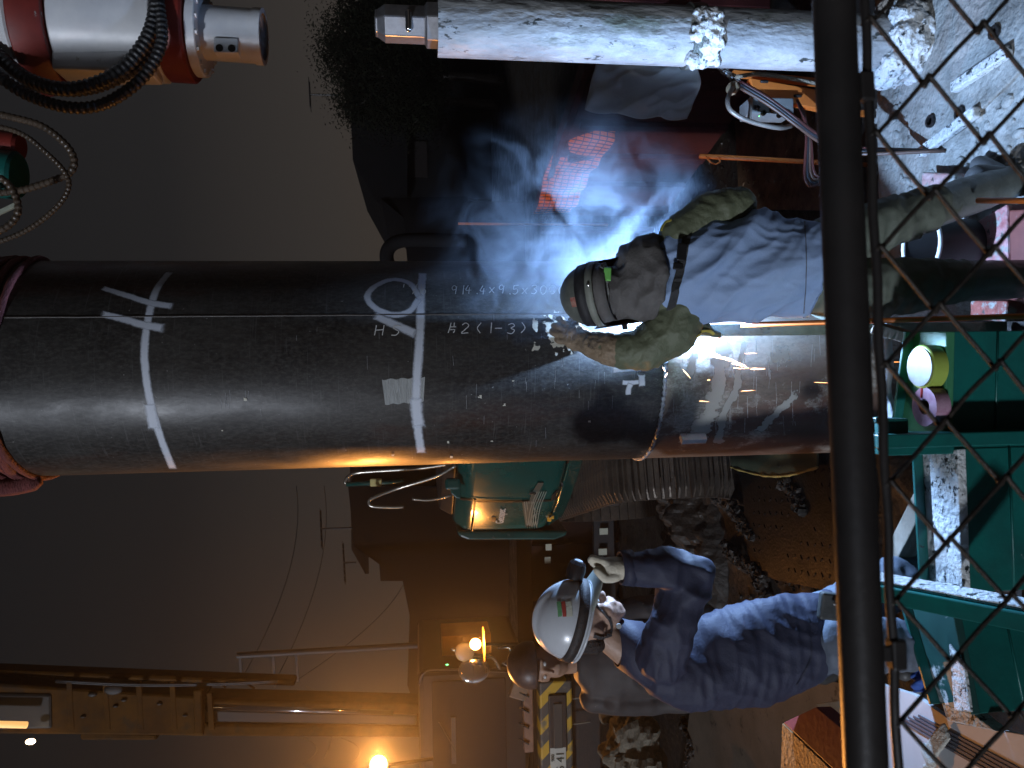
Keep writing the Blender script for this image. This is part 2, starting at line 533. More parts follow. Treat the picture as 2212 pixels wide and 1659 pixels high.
# ================================================================== the two piles
def pile_mat(name, warm):
    m = bpy.data.materials.new(name); m.use_nodes = True
    N, L = m.node_tree.nodes, m.node_tree.links
    b = N['Principled BSDF']
    tc = N.new('ShaderNodeTexCoord')
    def nz(scale, st, det=6, off=(0, 0, 0), ro=0.6):
        mp = N.new('ShaderNodeMapping'); mp.inputs['Scale'].default_value = st; mp.inputs['Location'].default_value = off
        n = N.new('ShaderNodeTexNoise'); n.inputs['Scale'].default_value = scale; n.inputs['Detail'].default_value = det; n.inputs['Roughness'].default_value = ro
        L.new(tc.outputs['Object'], mp.inputs[0]); L.new(mp.outputs[0], n.inputs['Vector'])
        return n.outputs['Fac']
    def ramp(src, lo, hi, c0, c1):
        r = N.new('ShaderNodeValToRGB'); r.color_ramp.elements[0].position = lo; r.color_ramp.elements[1].position = hi
        r.color_ramp.elements[0].color = (*c0, 1); r.color_ramp.elements[1].color = (*c1, 1)
        L.new(src, r.inputs[0]); return r.outputs[0]
    def mr(src, lo, hi, a=0, c=1):
        r = N.new('ShaderNodeMapRange'); r.inputs[1].default_value = lo; r.inputs[2].default_value = hi; r.inputs[3].default_value = a; r.inputs[4].default_value = c
        L.new(src, r.inputs[0]); return r.outputs[0]
    def mix(f, c0, c1):
        x = N.new('ShaderNodeMix'); x.data_type = 'RGBA'; L.new(f, x.inputs[0])
        for i, c in ((6, c0), (7, c1)):
            if isinstance(c, tuple): x.inputs[i].default_value = (*c, 1)
            else: L.new(c, x.inputs[i])
        return x.outputs[2]
    base = ramp(nz(3.0, (1, 1, 0.6)), 0.35, 0.68, (0.008, 0.0077, 0.0075), (0.036, 0.034, 0.031))
    if warm:
        base = ramp(nz(3.0, (1, 1, 0.6)), 0.35, 0.68, (0.10, 0.082, 0.066), (0.235, 0.205, 0.168))
    sx_n = N.new('ShaderNodeSeparateXYZ'); L.new(tc.outputs['Object'], sx_n.inputs[0])
    bias = mr(sx_n.outputs['X'], 0.15, 0.46, 0.0, 0.0 if warm else 0.13)
    ad_n = N.new('ShaderNodeMath'); ad_n.operation = 'ADD'; L.new(nz(1.7, (1, 1, 0.35), off=(4, 2, 1)), ad_n.inputs[0]); L.new(bias, ad_n.inputs[1])
    rust = mr(ad_n.outputs[0], 0.55 - 0.10 * warm, 0.66 - 0.04 * warm)
    base = mix(rust, base, (0.042, 0.017, 0.011) if not warm else (0.10, 0.042, 0.028))
    if warm:
        base = mix(mr(nz(4.0, (1, 1, 0.8), 8, (9, 1, 7), 0.75), 0.53, 0.60), base, (0.36, 0.355, 0.32))
        base = mix(mr(nz(7.0, (1, 1, 1.5), 8, (2, 6, 3), 0.75), 0.62, 0.66), base, (0.07, 0.06, 0.05))
    # scratches running round the pipe and specks
    base = mix(mr(nz(9.0, (0.5, 0.5, 16), 3, (1, 5, 2)), 0.60, 0.74, 0, 0.5), base, (0.13, 0.13, 0.13))
    base = mix(mr(nz(60.0, (1, 1, 1), 2, (8, 8, 8)), 0.74, 0.78, 0, 0.7), base, (0.42, 0.42, 0.40))
    base = mix(mr(nz(14.0, (1, 1, 0.3), 4, (3, 2, 8)), 0.62, 0.8, 0, 0.5), base, (0.03, 0.028, 0.026))
    base = mix(mr(nz(90.0, (1, 1, 0.5), 5, (2, 4, 9), 0.75), 0.42, 0.70, 0, 0.75), base, (0.075, 0.072, 0.066) if not warm else (0.09, 0.075, 0.062))
    base = mix(mr(nz(22.0, (1, 1, 0.35), 8, (6, 1, 5), 0.8), 0.50, 0.68, 0, 0.6), base, (0.010, 0.009, 0.009) if not warm else (0.12, 0.06, 0.042))
    L.new(base, b.inputs['Base Color'])
    L.new(mr(nz(6.0, (1, 1, 0.5)), 0.3, 0.7, 0.30, 0.54), b.inputs['Roughness'])
    b.inputs['Metallic'].default_value = 0.0
    b.inputs['Specular IOR Level'].default_value = 0.32
    bp = N.new('ShaderNodeBump'); bp.inputs['Strength'].default_value = 0.08; bp.inputs['Distance'].default_value = 0.01
    L.new(nz(35.0, (1, 1, 0.6)), bp.inputs['Height']); L.new(bp.outputs[0], b.inputs['Normal'])
    return m
steel_dark, steel_worn = pile_mat('mill_scale_steel', False), pile_mat('worn_steel', True)
WELD_Z = on_pipe(1437, 785).z
PB = (PIPE_X, PIPE_Y, 0)
up = MB().lathe((PIPE_X, PIPE_Y, 0), (0, 0, 1), [(WELD_Z + 0.004, PIPE_R - 0.010), (WELD_Z + 0.004, PIPE_R - 0.003), (WELD_Z + 0.010, PIPE_R), (WELD_Z + 1.5, PIPE_R), (5.2, PIPE_R), (5.2, PIPE_R - 0.01), (WELD_Z + 0.004, PIPE_R - 0.010)], 128, cap=False).build('steel_pile', steel_dark, smooth=False, auto=True, base=(PIPE_X, PIPE_Y, WELD_Z))
tag(up, 'tall dark steel pipe pile marked with white paint and chalk', 'pipe')
lo_ = MB().lathe((PIPE_X, PIPE_Y, 0), (0, 0, 1), [(-0.4, PIPE_R), (0.6, PIPE_R), (WELD_Z - 0.010, PIPE_R), (WELD_Z - 0.003, PIPE_R - 0.003), (WELD_Z - 0.003, PIPE_R - 0.01), (-0.4, PIPE_R - 0.01)], 128, cap=False).build('steel_pile', steel_worn, auto=True, base=(PIPE_X, PIPE_Y, 0))
tag(lo_, 'lower length of pipe pile smeared with pale mud below the weld', 'pipe')
mb = MB()
ring, n = [], 420
for k in range(n):
    a = 2 * math.pi * k / n
    rr = PIPE_R + 0.002 + 0.0035 * noise.noise(Vector((k * 0.9, 0, 0)))
    ring.append(Vector((PIPE_X + rr * math.cos(a), PIPE_Y + rr * math.sin(a), WELD_Z + 0.004 * noise.noise(Vector((k * 0.31, 5, 0))))))
ring.append(ring[0].copy())
bead = M('weld_bead', (0.16, 0.19, 0.23), (0.42, 0.45, 0.5), 30, 0.35, 0.5, 0.6, bump=0.6, bscale=120)
mb.tube(ring, [0.008 + 0.0025 * math.sin(k * 1.7) for k in range(n + 1)], 8, cap=False)
mb.build('weld_bead', bead, lo_, smooth=True)
# seam of the rolled plate
sx = on_pipe(1100, 678)
ang = math.atan2(sx.y - PIPE_Y, sx.x - PIPE_X)
def pol(a, z, r=PIPE_R):
    return Vector((PIPE_X + r * math.cos(a), PIPE_Y + r * math.sin(a), z))
mb = MB().tube([pol(ang + 0.002 * noise.noise(Vector((z * 9, 0, 0))), z, PIPE_R - 0.0025) for z in np.arange(WELD_Z + 0.02, 5.1, 0.03)], 0.0055, 6)
mb.build('plate_seam', M('seam', (0.035, 0.03, 0.028), (0.07, 0.06, 0.05), 20, 0.5), up, smooth=True)
# welded stop block on the lower length
p, q = on_pipe(1468, 941), on_pipe(1522, 939)
nrm = Vector((p.x - PIPE_X, p.y - PIPE_Y, 0)).normalized()
MB().beam(p + nrm * 0.018, q + nrm * 0.018, 0.030, 0.040, up=nrm).build('stop_block', M('block', (0.5, 0.53, 0.56), (0.66, 0.68, 0.7), 12, 0.5, bump=0.2), lo_, bevel=0.004)

# ---- paint and chalk on the piles
def paint_mat(name, col, soft, holes, nscale):
    m = bpy.data.materials.new(name); m.use_nodes = True
    N, L = m.node_tree.nodes, m.node_tree.links
    b = N['Principled BSDF']; b.inputs['Base Color'].default_value = (*col, 1); b.inputs['Roughness'].default_value = 0.6
    uv = N.new('ShaderNodeUVMap'); uv.uv_map = 'uv'
    sp = N.new('ShaderNodeSeparateXYZ'); L.new(uv.outputs[0], sp.inputs[0])
    def math_(op, a, c=None):
        x = N.new('ShaderNodeMath'); x.operation = op
        for i, y in enumerate((a, c)):
            if y is None: continue
            if isinstance(y, (int, float)): x.inputs[i].default_value = y
            else: L.new(y, x.inputs[i])
        return x.outputs[0]
    edge = math_('SUBTRACT', 1.0, math_('MULTIPLY', math_('ABSOLUTE', math_('SUBTRACT', sp.outputs['X'], 0.5)), 2.0))
    ends = math_('MINIMUM', edge, sp.outputs['Y'])
    tc = N.new('ShaderNodeTexCoord'); nz = N.new('ShaderNodeTexNoise'); nz.inputs['Scale'].default_value = nscale; nz.inputs['Detail'].default_value = 6
    L.new(tc.outputs['Object'], nz.inputs['Vector'])
    v = math_('ADD', ends, math_('MULTIPLY', math_('SUBTRACT', nz.outputs['Fac'], 0.5), holes))
    mr = N.new('ShaderNodeMapRange'); mr.inputs[1].default_value = 0.12; mr.inputs[2].default_value = 0.12 + soft; mr.interpolation_type = 'SMOOTHSTEP'
    L.new(v, mr.inputs[0])
    mu = math_('MULTIPLY', mr.outputs[0], 0.93)
    L.new(mu, b.inputs['Alpha'])
    return m
spray = paint_mat('spray_paint', (0.62, 0.66, 0.74), 0.55, 0.35, 60)
chalk = paint_mat('chalk', (0.72, 0.72, 0.70), 0.3, 1.6, 220)
blot = paint_mat('cream_blot', (0.62, 0.60, 0.50), 0.12, 1.9, 42)
tape_mat = M('duct_tape', (0.27, 0.28, 0.27), (0.36, 0.37, 0.36), 8, 0.38, bump=0.4, bscale=30, stretch=(1, 1, 8))
def stroke_mesh(strokes, name, mat, parent, lift=0.0016, n=8):
    """strokes: [(pixel points, width in metres or list)]; ribbons that follow the pile's skin"""
    vs, fs, uvs = [], [], []
    for k, (pts, w) in enumerate(strokes):
        P = smooth_path([Vector((a, b_, 0)) for a, b_ in pts], n) if len(pts) > 2 else [Vector((pts[0][0] + (pts[1][0] - pts[0][0]) * t / 10, pts[0][1] + (pts[1][1] - pts[0][1]) * t / 10, 0)) for t in range(11)]
        H = [on_pipe(p.x, p.y, PIPE_R + lift + 0.0003 * k) for p in P]
        m_ = len(H)
        b0 = len(vs)
        L = [0.0]
        for i in range(1, m_):
            L.append(L[-1] + (H[i] - H[i - 1]).length)
        for i, p in enumerate(H):
            nn = Vector((p.x - PIPE_X, p.y - PIPE_Y, 0)).normalized()
            d = (H[min(i + 1, m_ - 1)] - H[max(i - 1, 0)]).normalized()
            sd = d.cross(nn).normalized()
            ww = w if not isinstance(w, (list, tuple)) else w[0] + (w[1] - w[0]) * L[i] / max(L[-1], 1e-6)
            if i == 0: p = p - d * ww * 0.3
            if i == m_ - 1: p = p + d * ww * 0.3
            vv = min(1.0, min(L[i], L[-1] - L[i]) / (ww * 0.5 + 1e-6) + 0.0)
            cols = 5
            for c in range(cols):
                q = p + sd * ww * (c / (cols - 1) - 0.5)
                r = math.hypot(q.x - PIPE_X, q.y - PIPE_Y)
                s_ = (PIPE_R + lift + 0.0003 * k) / r
                vs.append(Vector((PIPE_X + (q.x - PIPE_X) * s_, PIPE_Y + (q.y - PIPE_Y) * s_, q.z)))
                uvs.append((c / (cols - 1), vv))
        for i in range(m_ - 1):
            for c in range(4):
                a = b0 + i * 5 + c
                fs.append((a, a + 1, a + 6, a + 5))
    me = bpy.data.meshes.new(name); me.from_pydata(vs, [], fs); me.update()
    lay = me.uv_layers.new(name='uv')
    for lp in me.loops:
        lay.data[lp.index].uv = uvs[lp.vertex_index]
    o = link_mesh(name, me, mat, parent)
    if name in ('chalk_writing', 'paint_fleck', 'scratch_marks', 'mud_smear', 'paint_blot'):
        o['kind'] = 'stuff'
    return o
# upper mark: a line round the pile crossed by two bars
stroke_mesh([([(366, 588), (340, 622), (326, 662), (315, 720), (312, 770), (316, 820), (325, 868), (345, 940), (374, 1014)], 0.043),
             ([(222, 622), (280, 640), (325, 654), (372, 661)], [0.036, 0.042]), ([(220, 678), (270, 690), (310, 702), (355, 709)], [0.038, 0.05]),
             ([(322, 868), (328, 900), (334, 930)], 0.06)], 'paint_mark', spray, up)
# middle mark: a loop, a slanting bar and a long line
stroke_mesh([([(913, 590), (909, 640), (908, 700), (904, 770), (900, 830), (899, 880), (903, 930), (910, 978)], 0.052),
             ([(905, 640), (885, 612), (845, 604), (805, 622), (794, 645), (815, 668), (852, 680), (885, 672), (905, 645)], 0.040),
             ([(808, 681), (850, 700), (900, 722)], [0.046, 0.056]), ([(898, 855), (900, 890), (905, 925)], 0.07)], 'paint_mark', spray, up)
# mark near the weld: a T and a bar
stroke_mesh([([(1342, 826), (1362, 827), (1388, 824)], 0.03), ([(1364, 826), (1358, 840), (1357, 856)], 0.036), ([(1386, 806), (1387, 838)], 0.042), ([(1322, 800), (1350, 797), (1385, 795)], 0.034)], 'paint_mark', spray, up)
# chalk writing
GL = {'0': [[(.5, 0), (.1, .2), (.05, .6), (.4, 1), (.85, .8), (.9, .3), (.5, 0)]],
      '1': [[(.5, 0), (.5, 1)]], '2': [[(.1, .2), (.5, 0), (.9, .25), (.5, .65), (.1, 1), (.95, .95)]],
      '3': [[(.1, .1), (.6, 0), (.85, .22), (.45, .45), (.9, .65), (.6, .98), (.05, .9)]],
      '4': [[(.45, 0), (.1, .6), (.9, .6)], [(.65, .3), (.6, 1)]],
      '5': [[(.2, 0), (.15, .45), (.6, .4), (.85, .7), (.5, 1), (.1, .92)], [(.2, .02), (.9, 0)]],
      '6': [[(.6, 0), (.2, .5), (.2, .9), (.6, 1), (.8, .75), (.5, .55), (.2, .75)]],
      '9': [[(.85, .25), (.5, 0), (.15, .2), (.3, .5), (.75, .4), (.85, .1), (.75, 1)]],
      'x': [[(.1, .3), (.85, .95)], [(.85, .3), (.1, .95)]], '.': [[(.4, .9), (.55, 1)]],
      'H': [[(.15, 0), (.05, 1)], [(.9, 0), (.8, 1)], [(.1, .5), (.85, .45)]], 'S': [[(.9, .1), (.5, 0), (.2, .25), (.75, .6), (.5, .95), (.05, .95)]],
      '(': [[(.8, 0), (.4, .5), (.8, 1)]], ')': [[(.2, 0), (.6, .5), (.2, 1)]], '-': [[(.1, .5), (.9, .5)]], '/': [[(.8, 0), (.1, 1)]], "'": [[(.5, 0), (.45, .35)]],
      'K': [[(.3, 0), (.22, .5), (.05, 1)], [(.28, .42), (.95, .4)], [(.7, 0), (.68, .4)], [(.25, .7), (.8, .68), (.7, 1)]]}
def chalk_text(txt, x0, y0, h, adv, w):
    out, x = [], x0
    for i, ch in enumerate(txt):
        if ch == ' ':
            x += adv; continue
        yy = y0 + random.uniform(-1.2, 1.2)
        for st in GL[ch]:
            out.append(([(x + a * w + (0.5 - b_) * 2, yy + b_ * h) for a, b_ in st], 0.0046))
        x += adv * (0.55 if ch in '.1' else 1)
    return out
stroke_mesh(chalk_text('914.4x9.5x3000', 974, 616, 19, 20.0, 14), 'chalk_writing', chalk, up, n=4)
stroke_mesh(chalk_text("''/16", 866, 612, 22, 12.5, 12), 'chalk_writing', chalk, up, lift=0.0032, n=4)
stroke_mesh(chalk_text('HS', 809, 702, 22, 36, 22), 'chalk_writing', chalk, up, lift=0.0032, n=4)
stroke_mesh(chalk_text('K2(1-3)', 968, 698, 22, 28, 18), 'chalk_writing', chalk, up, n=4)
# cream blots by the glove
stroke_mesh([([(1158, 690), (1154, 712)], 0.028), ([(1160, 745), (1156, 758)], 0.03), ([(1190, 692), (1205, 715), (1222, 748)], 0.11), ([(1230, 742), (1238, 756)], 0.05)], 'paint_blot', blot, up)
dots = [(1109, 823), (1089, 876), (1036, 858), (968, 955), (975, 987), (848, 984), (1273, 910), (1062, 953), (530, 722 + 140), (480, 930)]
stroke_mesh([([(x, y - 2), (x, y + 2)], random.uniform(0.008, 0.018)) for x, y in dots], 'paint_fleck', blot, up)
# scratches running round the skin, in loose clusters
sc_l = []
for cx_, cy_, n_s, sx_, sy_ in ((495, 862, 12, 50, 26), (720, 780, 5, 260, 120), (1010, 780, 6, 240, 120), (1270, 810, 14, 140, 70), (1180, 900, 6, 260, 80)):
    for k in range(n_s):
        x_, y_ = random.gauss(cx_, sx_ * 0.5), random.gauss(cy_, sy_ * 0.5)
        l_ = random.uniform(8, 34)
        sc_l.append(([(x_, y_ - l_ / 2), (x_ + random.uniform(-2, 2), y_ + l_ / 2)], random.uniform(0.0008, 0.0018)))
stroke_mesh(sc_l, 'scratch_marks', paint_mat('scratch', (0.30, 0.31, 0.33), 0.4, 2.0, 90), up, lift=0.0008)
sc_l = []
for k in range(70):
    x_, y_ = random.uniform(1455, 1790), random.uniform(735, 930)
    l_ = random.uniform(8, 50)
    sc_l.append(([(x_, y_ - l_ / 2), (x_ + random.uniform(-3, 3), y_ + l_ / 2)], random.uniform(0.0015, 0.004)))
stroke_mesh(sc_l, 'scratch_marks', paint_mat('scratch_pale', (0.40, 0.40, 0.38), 0.4, 2.2, 70), lo_, lift=0.0008)
# pale smears on the lower length
stroke_mesh([([(1562, 730), (1558, 770), (1552, 830), (1530, 900), (1500, 950)], [0.09, 0.13]), ([(1610, 740), (1596, 790), (1590, 840), (1562, 900), (1552, 958)], [0.03, 0.06]),
             ([(1690, 745), (1686, 790)], 0.10), ([(1500, 735), (1495, 790), (1490, 815)], 0.05), ([(1720, 850), (1690, 880), (1640, 930)], 0.05)], 'mud_smear', paint_mat('pale_smear', (0.36, 0.36, 0.33), 0.35, 2.4, 26), lo_)
# silver tape patch
mb = MB()
c0, c1, c2, c3 = (825, 820), (918, 815), (915, 868), (832, 874)
mb.grid(lambda u, v: on_pipe((c0[0] * (1 - u) + c1[0] * u) * (1 - v) + (c3[0] * (1 - u) + c2[0] * u) * v, (c0[1] * (1 - u) + c1[1] * u) * (1 - v) + (c3[1] * (1 - u) + c2[1] * u) * v + 1.5 * math.sin(u * 23), PIPE_R + 0.0012 + 0.0006 * noise.noise(Vector((u * 12, v * 12, 1)))), 20, 12)
mb.build('tape_patch', tape_mat, up, smooth=True)

# red sling wound round the head of the pile
sling = M('red_sling', (0.10, 0.022, 0.022), (0.20, 0.045, 0.04), 6, 0.8, bump=0.6, bscale=60, stretch=(1, 1, 5))
t = thing('red_sling', 'dark red sling wound round the top of the pile', 'sling', (PIPE_X, PIPE_Y, on_pipe(20, 785).z))
z0 = on_pipe(-22, 785).z
for k in range(9):
    pts = []
    for j in range(97):
        a = 2 * math.pi * j / 96
        pts.append(pol(a, z0 + 0.032 * k + 0.02 * math.sin(a * 2 + k * 1.3) + 0.006 * noise.noise(Vector((a * 3, k, 0))), PIPE_R + 0.006 + 0.005 * noise.noise(Vector((math.cos(a) * 3, math.sin(a) * 3, k)))))
    MB().tube(pts, [0.014 + 0.006 * noise.noise(Vector((j * 0.4, k, 2))) for j in range(97)], 8, cap=False).build('turn', sling, t, smooth=True)
p = on_pipe(60, 1030)
MB().tube(smooth_path([at(90, 1036, 3.5), at(40, 1048, 3.48), at(0, 1052, 3.46), at(-60, 1050, 3.46)]), [0.02, 0.03] + [0.04] * 17, 10).build('loose_end', sling, t, smooth=True)

# ================================================================== muddy casing standing on its own
galv = M('muddy_casing', (0.17, 0.182, 0.19), (0.40, 0.415, 0.42), 6, 0.7, 0.5, 0.0, bump=0.9, bscale=22, stretch=(1, 1, 0.45), spots=[((0.13, 0.145, 0.12), 0.53, 4, 0.1), ((0.42, 0.44, 0.45), 0.62, 9, 0.05), ((0.03, 0.033, 0.03), 0.60, 15, 0.03)])
CY = 3.6
ctop, cbot = at(945, 56, CY), at(1935, 98, CY)
cx = (ctop.x + cbot.x) / 2
ax_top = Vector((ctop.x, CY, ctop.z)); ax_bot = Vector((cbot.x, CY, 0.0))
cd = (ax_top - ax_bot).normalized(); cl = (ax_top - ax_bot).length
cas = thing('drill_casing', 'mud-splashed grey drill casing standing behind the welder', 'casing', ax_bot)
R = 0.134
MB().lathe(ax_bot, cd, [(-0.1, R), (0.4, R), (0.8, R), (1.2, R), (cl, R), (cl, R - 0.012), (cl - 0.03, R - 0.012)], 56).build('tube', galv, cas, auto=True)
MB().lathe(ax_top - cd * 0.03, cd, [(0, 0.10), (0.08, 0.10), (0.085, 0.083), (0.16, 0.083), (0.265, 0.083), (0.30, 0.06), (0.31, 0.06)], 6).build('hex_spindle', M('spindle', (0.16, 0.16, 0.17), (0.34, 0.34, 0.36), 6, 0.4, 0.3, 0.7), cas, bevel=0.006)
p = ax_top + cd * 0.13
MB().limb([p + Vector((-0.05, -0.075, 0)), p + Vector((0.012, -0.085, 0))], [0.016, 0.016]).build('lock_pin', chrome, cas, smooth=True)
zc = at(1497, 80, CY).z
pc = ax_bot + cd * ((zc - ax_bot.z) / cd.z)
MB().lathe(pc - cd * 0.035, cd, [(0, R + 0.001), (0, R + 0.014), (0.07, R + 0.014), (0.07, R + 0.001)], 48, cap=False).build('collar', M('collar', (0.06, 0.07, 0.06), (0.16, 0.18, 0.17), 8, 0.35, bump=0.6, bscale=40), cas, auto=True)
mb = MB()
for k in range(46):
    a = random.uniform(-2.9, -1.1); 
    s = random.uniform(0.012, 0.034)
    mb.ell(pc + Vector((math.cos(a) * (R + 0.012), math.sin(a) * (R + 0.012), random.uniform(-0.09, 0.04))), s, s, s * 1.1, None, 8, 6)
cake_fold = lambda p, n_: 0.012 * wob(p, 40) + 0.006 * wob(p, 90)
link_mesh('mud_cake', fuse(mb, 0.008, 3, cake_fold), white_mud_and_light, cas)
mb = MB()
for k in range(50):
    a = random.uniform(-3.3, 0.2); s = random.uniform(0.03, 0.075)
    mb.ell(ax_bot + Vector((math.cos(a) * (R + 0.02), math.sin(a) * (R + 0.02), random.uniform(-0.02, 0.16))), s, s, s * 1.1, None, 9, 7)
link_mesh('mud_cake', fuse(mb, 0.008, 3, cake_fold), white_mud_and_light, cas)
# boards and clods beside the foot of the casing
t = thing('wood_offcut', 'grey timber offcut leaning in the mud by the casing', 'timber', atz(1950, 40, 0))
MB().beam(atz(1990, 60, 0.05), at(1925, -20, 3.5), 0.07, 0.03).build('board', wood, t, bevel=0.004)

# ================================================================== chain-link fence in front of the photographer
RZ = 2.11
ra, rb = atz(1794, -160, RZ), atz(1877, 1820, RZ)
fd = (rb - ra); fd.z = 0; fd.normalize()
fn = fd.cross(Vector((0, 0, 1))).normalized()
fence = thing('chain_link_fence', 'dark chain-link fence with a round top rail close to the camera', 'fence', (ra + rb) / 2 - Vector((0, 0, 1.2)))
rail_m = M('rail_paint', (0.014, 0.012, 0.0115), (0.030, 0.026, 0.024), 9, 0.5, 0.38, 0.1, bump=0.04, bscale=60, spots=[((0.05, 0.032, 0.02), 0.68, 22, 0.08)])
wire_m = M('wire', (0.018, 0.015, 0.013), (0.045, 0.034, 0.026), 20, 0.45, 0.6, 0.4, bump=0.2, bscale=200)
MB().tube([ra + (rb - ra) * (k / 40) for k in range(-60, 101)], 0.0165, 28).build('top_rail', rail_m, fence, smooth=True)
def fpt(px, py, off=0.0):
    return atplane(px, py, ra, fn) + fn * off
ta, tb = fpt(1862, -120), fpt(1944, 1760)
MB().tube([ta + (tb - ta) * (k / 40) + Vector((0, 0, 0.0008 * math.sin(k * 1.1))) for k in range(-60, 101)], 0.0038, 10).build('tension_bar', rail_m, fence, smooth=True)
for (px, py) in ((1868, 190), (1936, 1412)):
    p = fpt(px, py); q = fpt(px - 55, py)
    MB().beam(p - fd * 0.012, p + fd * 0.012, 0.012, 0.012).build('clip', rail_m, fence, bevel=0.002)
    MB().beam(p, q, 0.012, 0.004, up=fn).build('bracket', rail_m, fence, bevel=0.001)
# nodes measured on the mesh: row pitch and rail pitch
n1, n2, m1 = fpt(1993, 174), fpt(2070, 1424), fpt(2131, 294)
pitch = (n2 - n1).dot(fd) / 5
s0 = (n1 - ra).dot(fd)
zA, zB = (n1.z + n2.z) / 2, fpt(2155, 782).z
hh = zA - zB
def wire(k):
    pts = []
    sA = s0 + k * pitch / 2
    j = 0
    for r_ in range(-1, 11):
        # row r_: node rows alternate; wire k swings between column k and k+1
        col = k if (r_ + k) % 2 == 0 else k + 1
        s = s0 + col * pitch / 2 + (0.0035 if col == k + 1 else -0.0035)
        z = zA - hh * r_
        if r_ == -1:
            z = zA + hh * 0.97
        off = 0.0028 if col == k + 1 else -0.0028
        c = Vector((ra.x, ra.y, 0)) + fd * s + fn * off
        dirs = 1 if col == k + 1 else -1
        for dz, ds in ((0.0035, 0.0045), (0.0, 0.0), (-0.0035, 0.0045)):
            pts.append(Vector((c.x, c.y, z + dz)) - fd * dirs * ds)
        if r_ < 10:
            jit = Vector((0, 0, random.uniform(-0.001, 0.001))) + fd * random.uniform(-0.0012, 0.0012)
            pts.append(None); pts[-1] = jit
    out = []
    for i, p in enumerate(pts):
        if i % 4 == 3:
            a, b = pts[i - 1], pts[i + 1]
            out.append((a + b) / 2 + p)
        else:
            out.append(p)
    return out
for k in range(-18, 32):
    MB().tube(smooth_path(wire(k), 4), 0.0019, 7).build('wire', wire_m, fence, smooth=True)
# ================================================================== teal pile clamp in front of the pile
ZT = 0.75
cl_ = thing('pile_clamp', 'teal steel pile clamp frame caked with white mud round the pile', 'machine', (at(2000, 1000, 2.4).x, 2.4, 0))
def bay(back, front, topmat, panelmat=teal):
    b0, b1 = [atz(*p, ZT) for p in back]
    f0, f1 = [atz(*p, ZT) for p in front]
    MB().prism([b0, b1, f1, f0], (0, 0, -0.03)).build('top_plate', topmat, cl_, bevel=0.004)
    dn = Vector((0, 0, -0.72))
    inn = (f1 - f0).cross(Vector((0, 0, 1))).normalized()
    if inn.y < 0: inn = -inn
    o0, o1 = f0 + Vector((0, 0, -0.032)) + inn * 0.015, f1 + Vector((0, 0, -0.032)) + inn * 0.015
    MB().prism([o0, o1, o1 + dn, o0 + dn], inn * 0.03).build('front_panel', panelmat, cl_, bevel=0.003)
    # raised rim along the back edge
    MB().beam(b0 + Vector((0, 0, 0.018)), b1 + Vector((0, 0, 0.018)), 0.012, 0.034).build('rim', teal, cl_, bevel=0.002)
    # weld beads on the panel
    for k in (0.22, 0.45):
        MB().tube([o0 + dn * k - inn * 0.002, o1 + dn * k - inn * 0.002], 0.004, 6).build('bead', teal, cl_, smooth=True)
bay(((1974, 716), (1944, 938)), ((2045, 716), (2040, 938)), teal_lit_top)
bay(((1991, 970), (2009, 1284)), ((2068, 970), (2079, 1284)), white_mud_and_light)
bay(((1965, 1300), (2030, 1520)), ((2056, 1312), (2100, 1545)), M('dark_teal_mud', (0.01, 0.05, 0.045), (0.02, 0.08, 0.07), 6, 0.5, spots=[((0.5, 0.52, 0.52), 0.56, 6, 0.05)]))
# upright ribs
p = at(1990, 951, 2.30)
MB().box((p.x, 2.34, 0.50), (0.044, 0.11, 1.06)).build('rib', teal, cl_, bevel=0.004)
MB().box((p.x - 0.036, 2.37, 0.48), (0.026, 0.08, 1.0)).build('rib_web', teal, cl_, bevel=0.003)
q0, q1 = at(1885, 1270, 2.42), at(2260, 1343, 1.98)
MB().beam(q0, q1, 0.055, 0.10, up=(0, 1, 0.2)).build('rib', teal, cl_, bevel=0.005)
MB().beam(q0 + Vector((0.036, 0.02, 0.005)), q1 + Vector((0.036, 0.02, 0.005)), 0.014, 0.09, up=(0, 1, 0.2)).build('rib_lit_side', white_mud_and_light, cl_, bevel=0.004)  # white strip paints the arc's light onto the rib's right side
# foot plate and corner wedge with mud
MB().prism([atz(2027, 1500, 0.70), atz(2046, 1558, 0.70), atz(2150, 1580, 0.70), atz(2100, 1540, 0.70)], (0, 0, -0.05)).build('foot_plate', white_mud_and_light, cl_, bevel=0.005)
MB().prism([atz(2056, 1390, ZT + 0.004), atz(2068, 1535, ZT + 0.004), atz(2104, 1538, ZT + 0.004), atz(2090, 1440, ZT + 0.004)], (0, 0, 0.012)).build('mud_wedge', white_mud_and_light, cl_, bevel=0.004)
MB().prism([atz(2018, 1256, ZT + 0.003), atz(2012, 1288, ZT + 0.003), atz(2100, 1292, ZT + 0.003), atz(2070, 1262, ZT + 0.003)], (0, 0, 0.02)).build('mud_wedge', white_mud_and_light, cl_, bevel=0.006)
# latch box on the rib head
p = at(1925, 920, 2.36)
MB().box(p, (0.05, 0.07, 0.075)).box(p + Vector((0.02, 0, 0.05)), (0.02, 0.05, 0.03)).build('latch', teal, cl_, bevel=0.005)
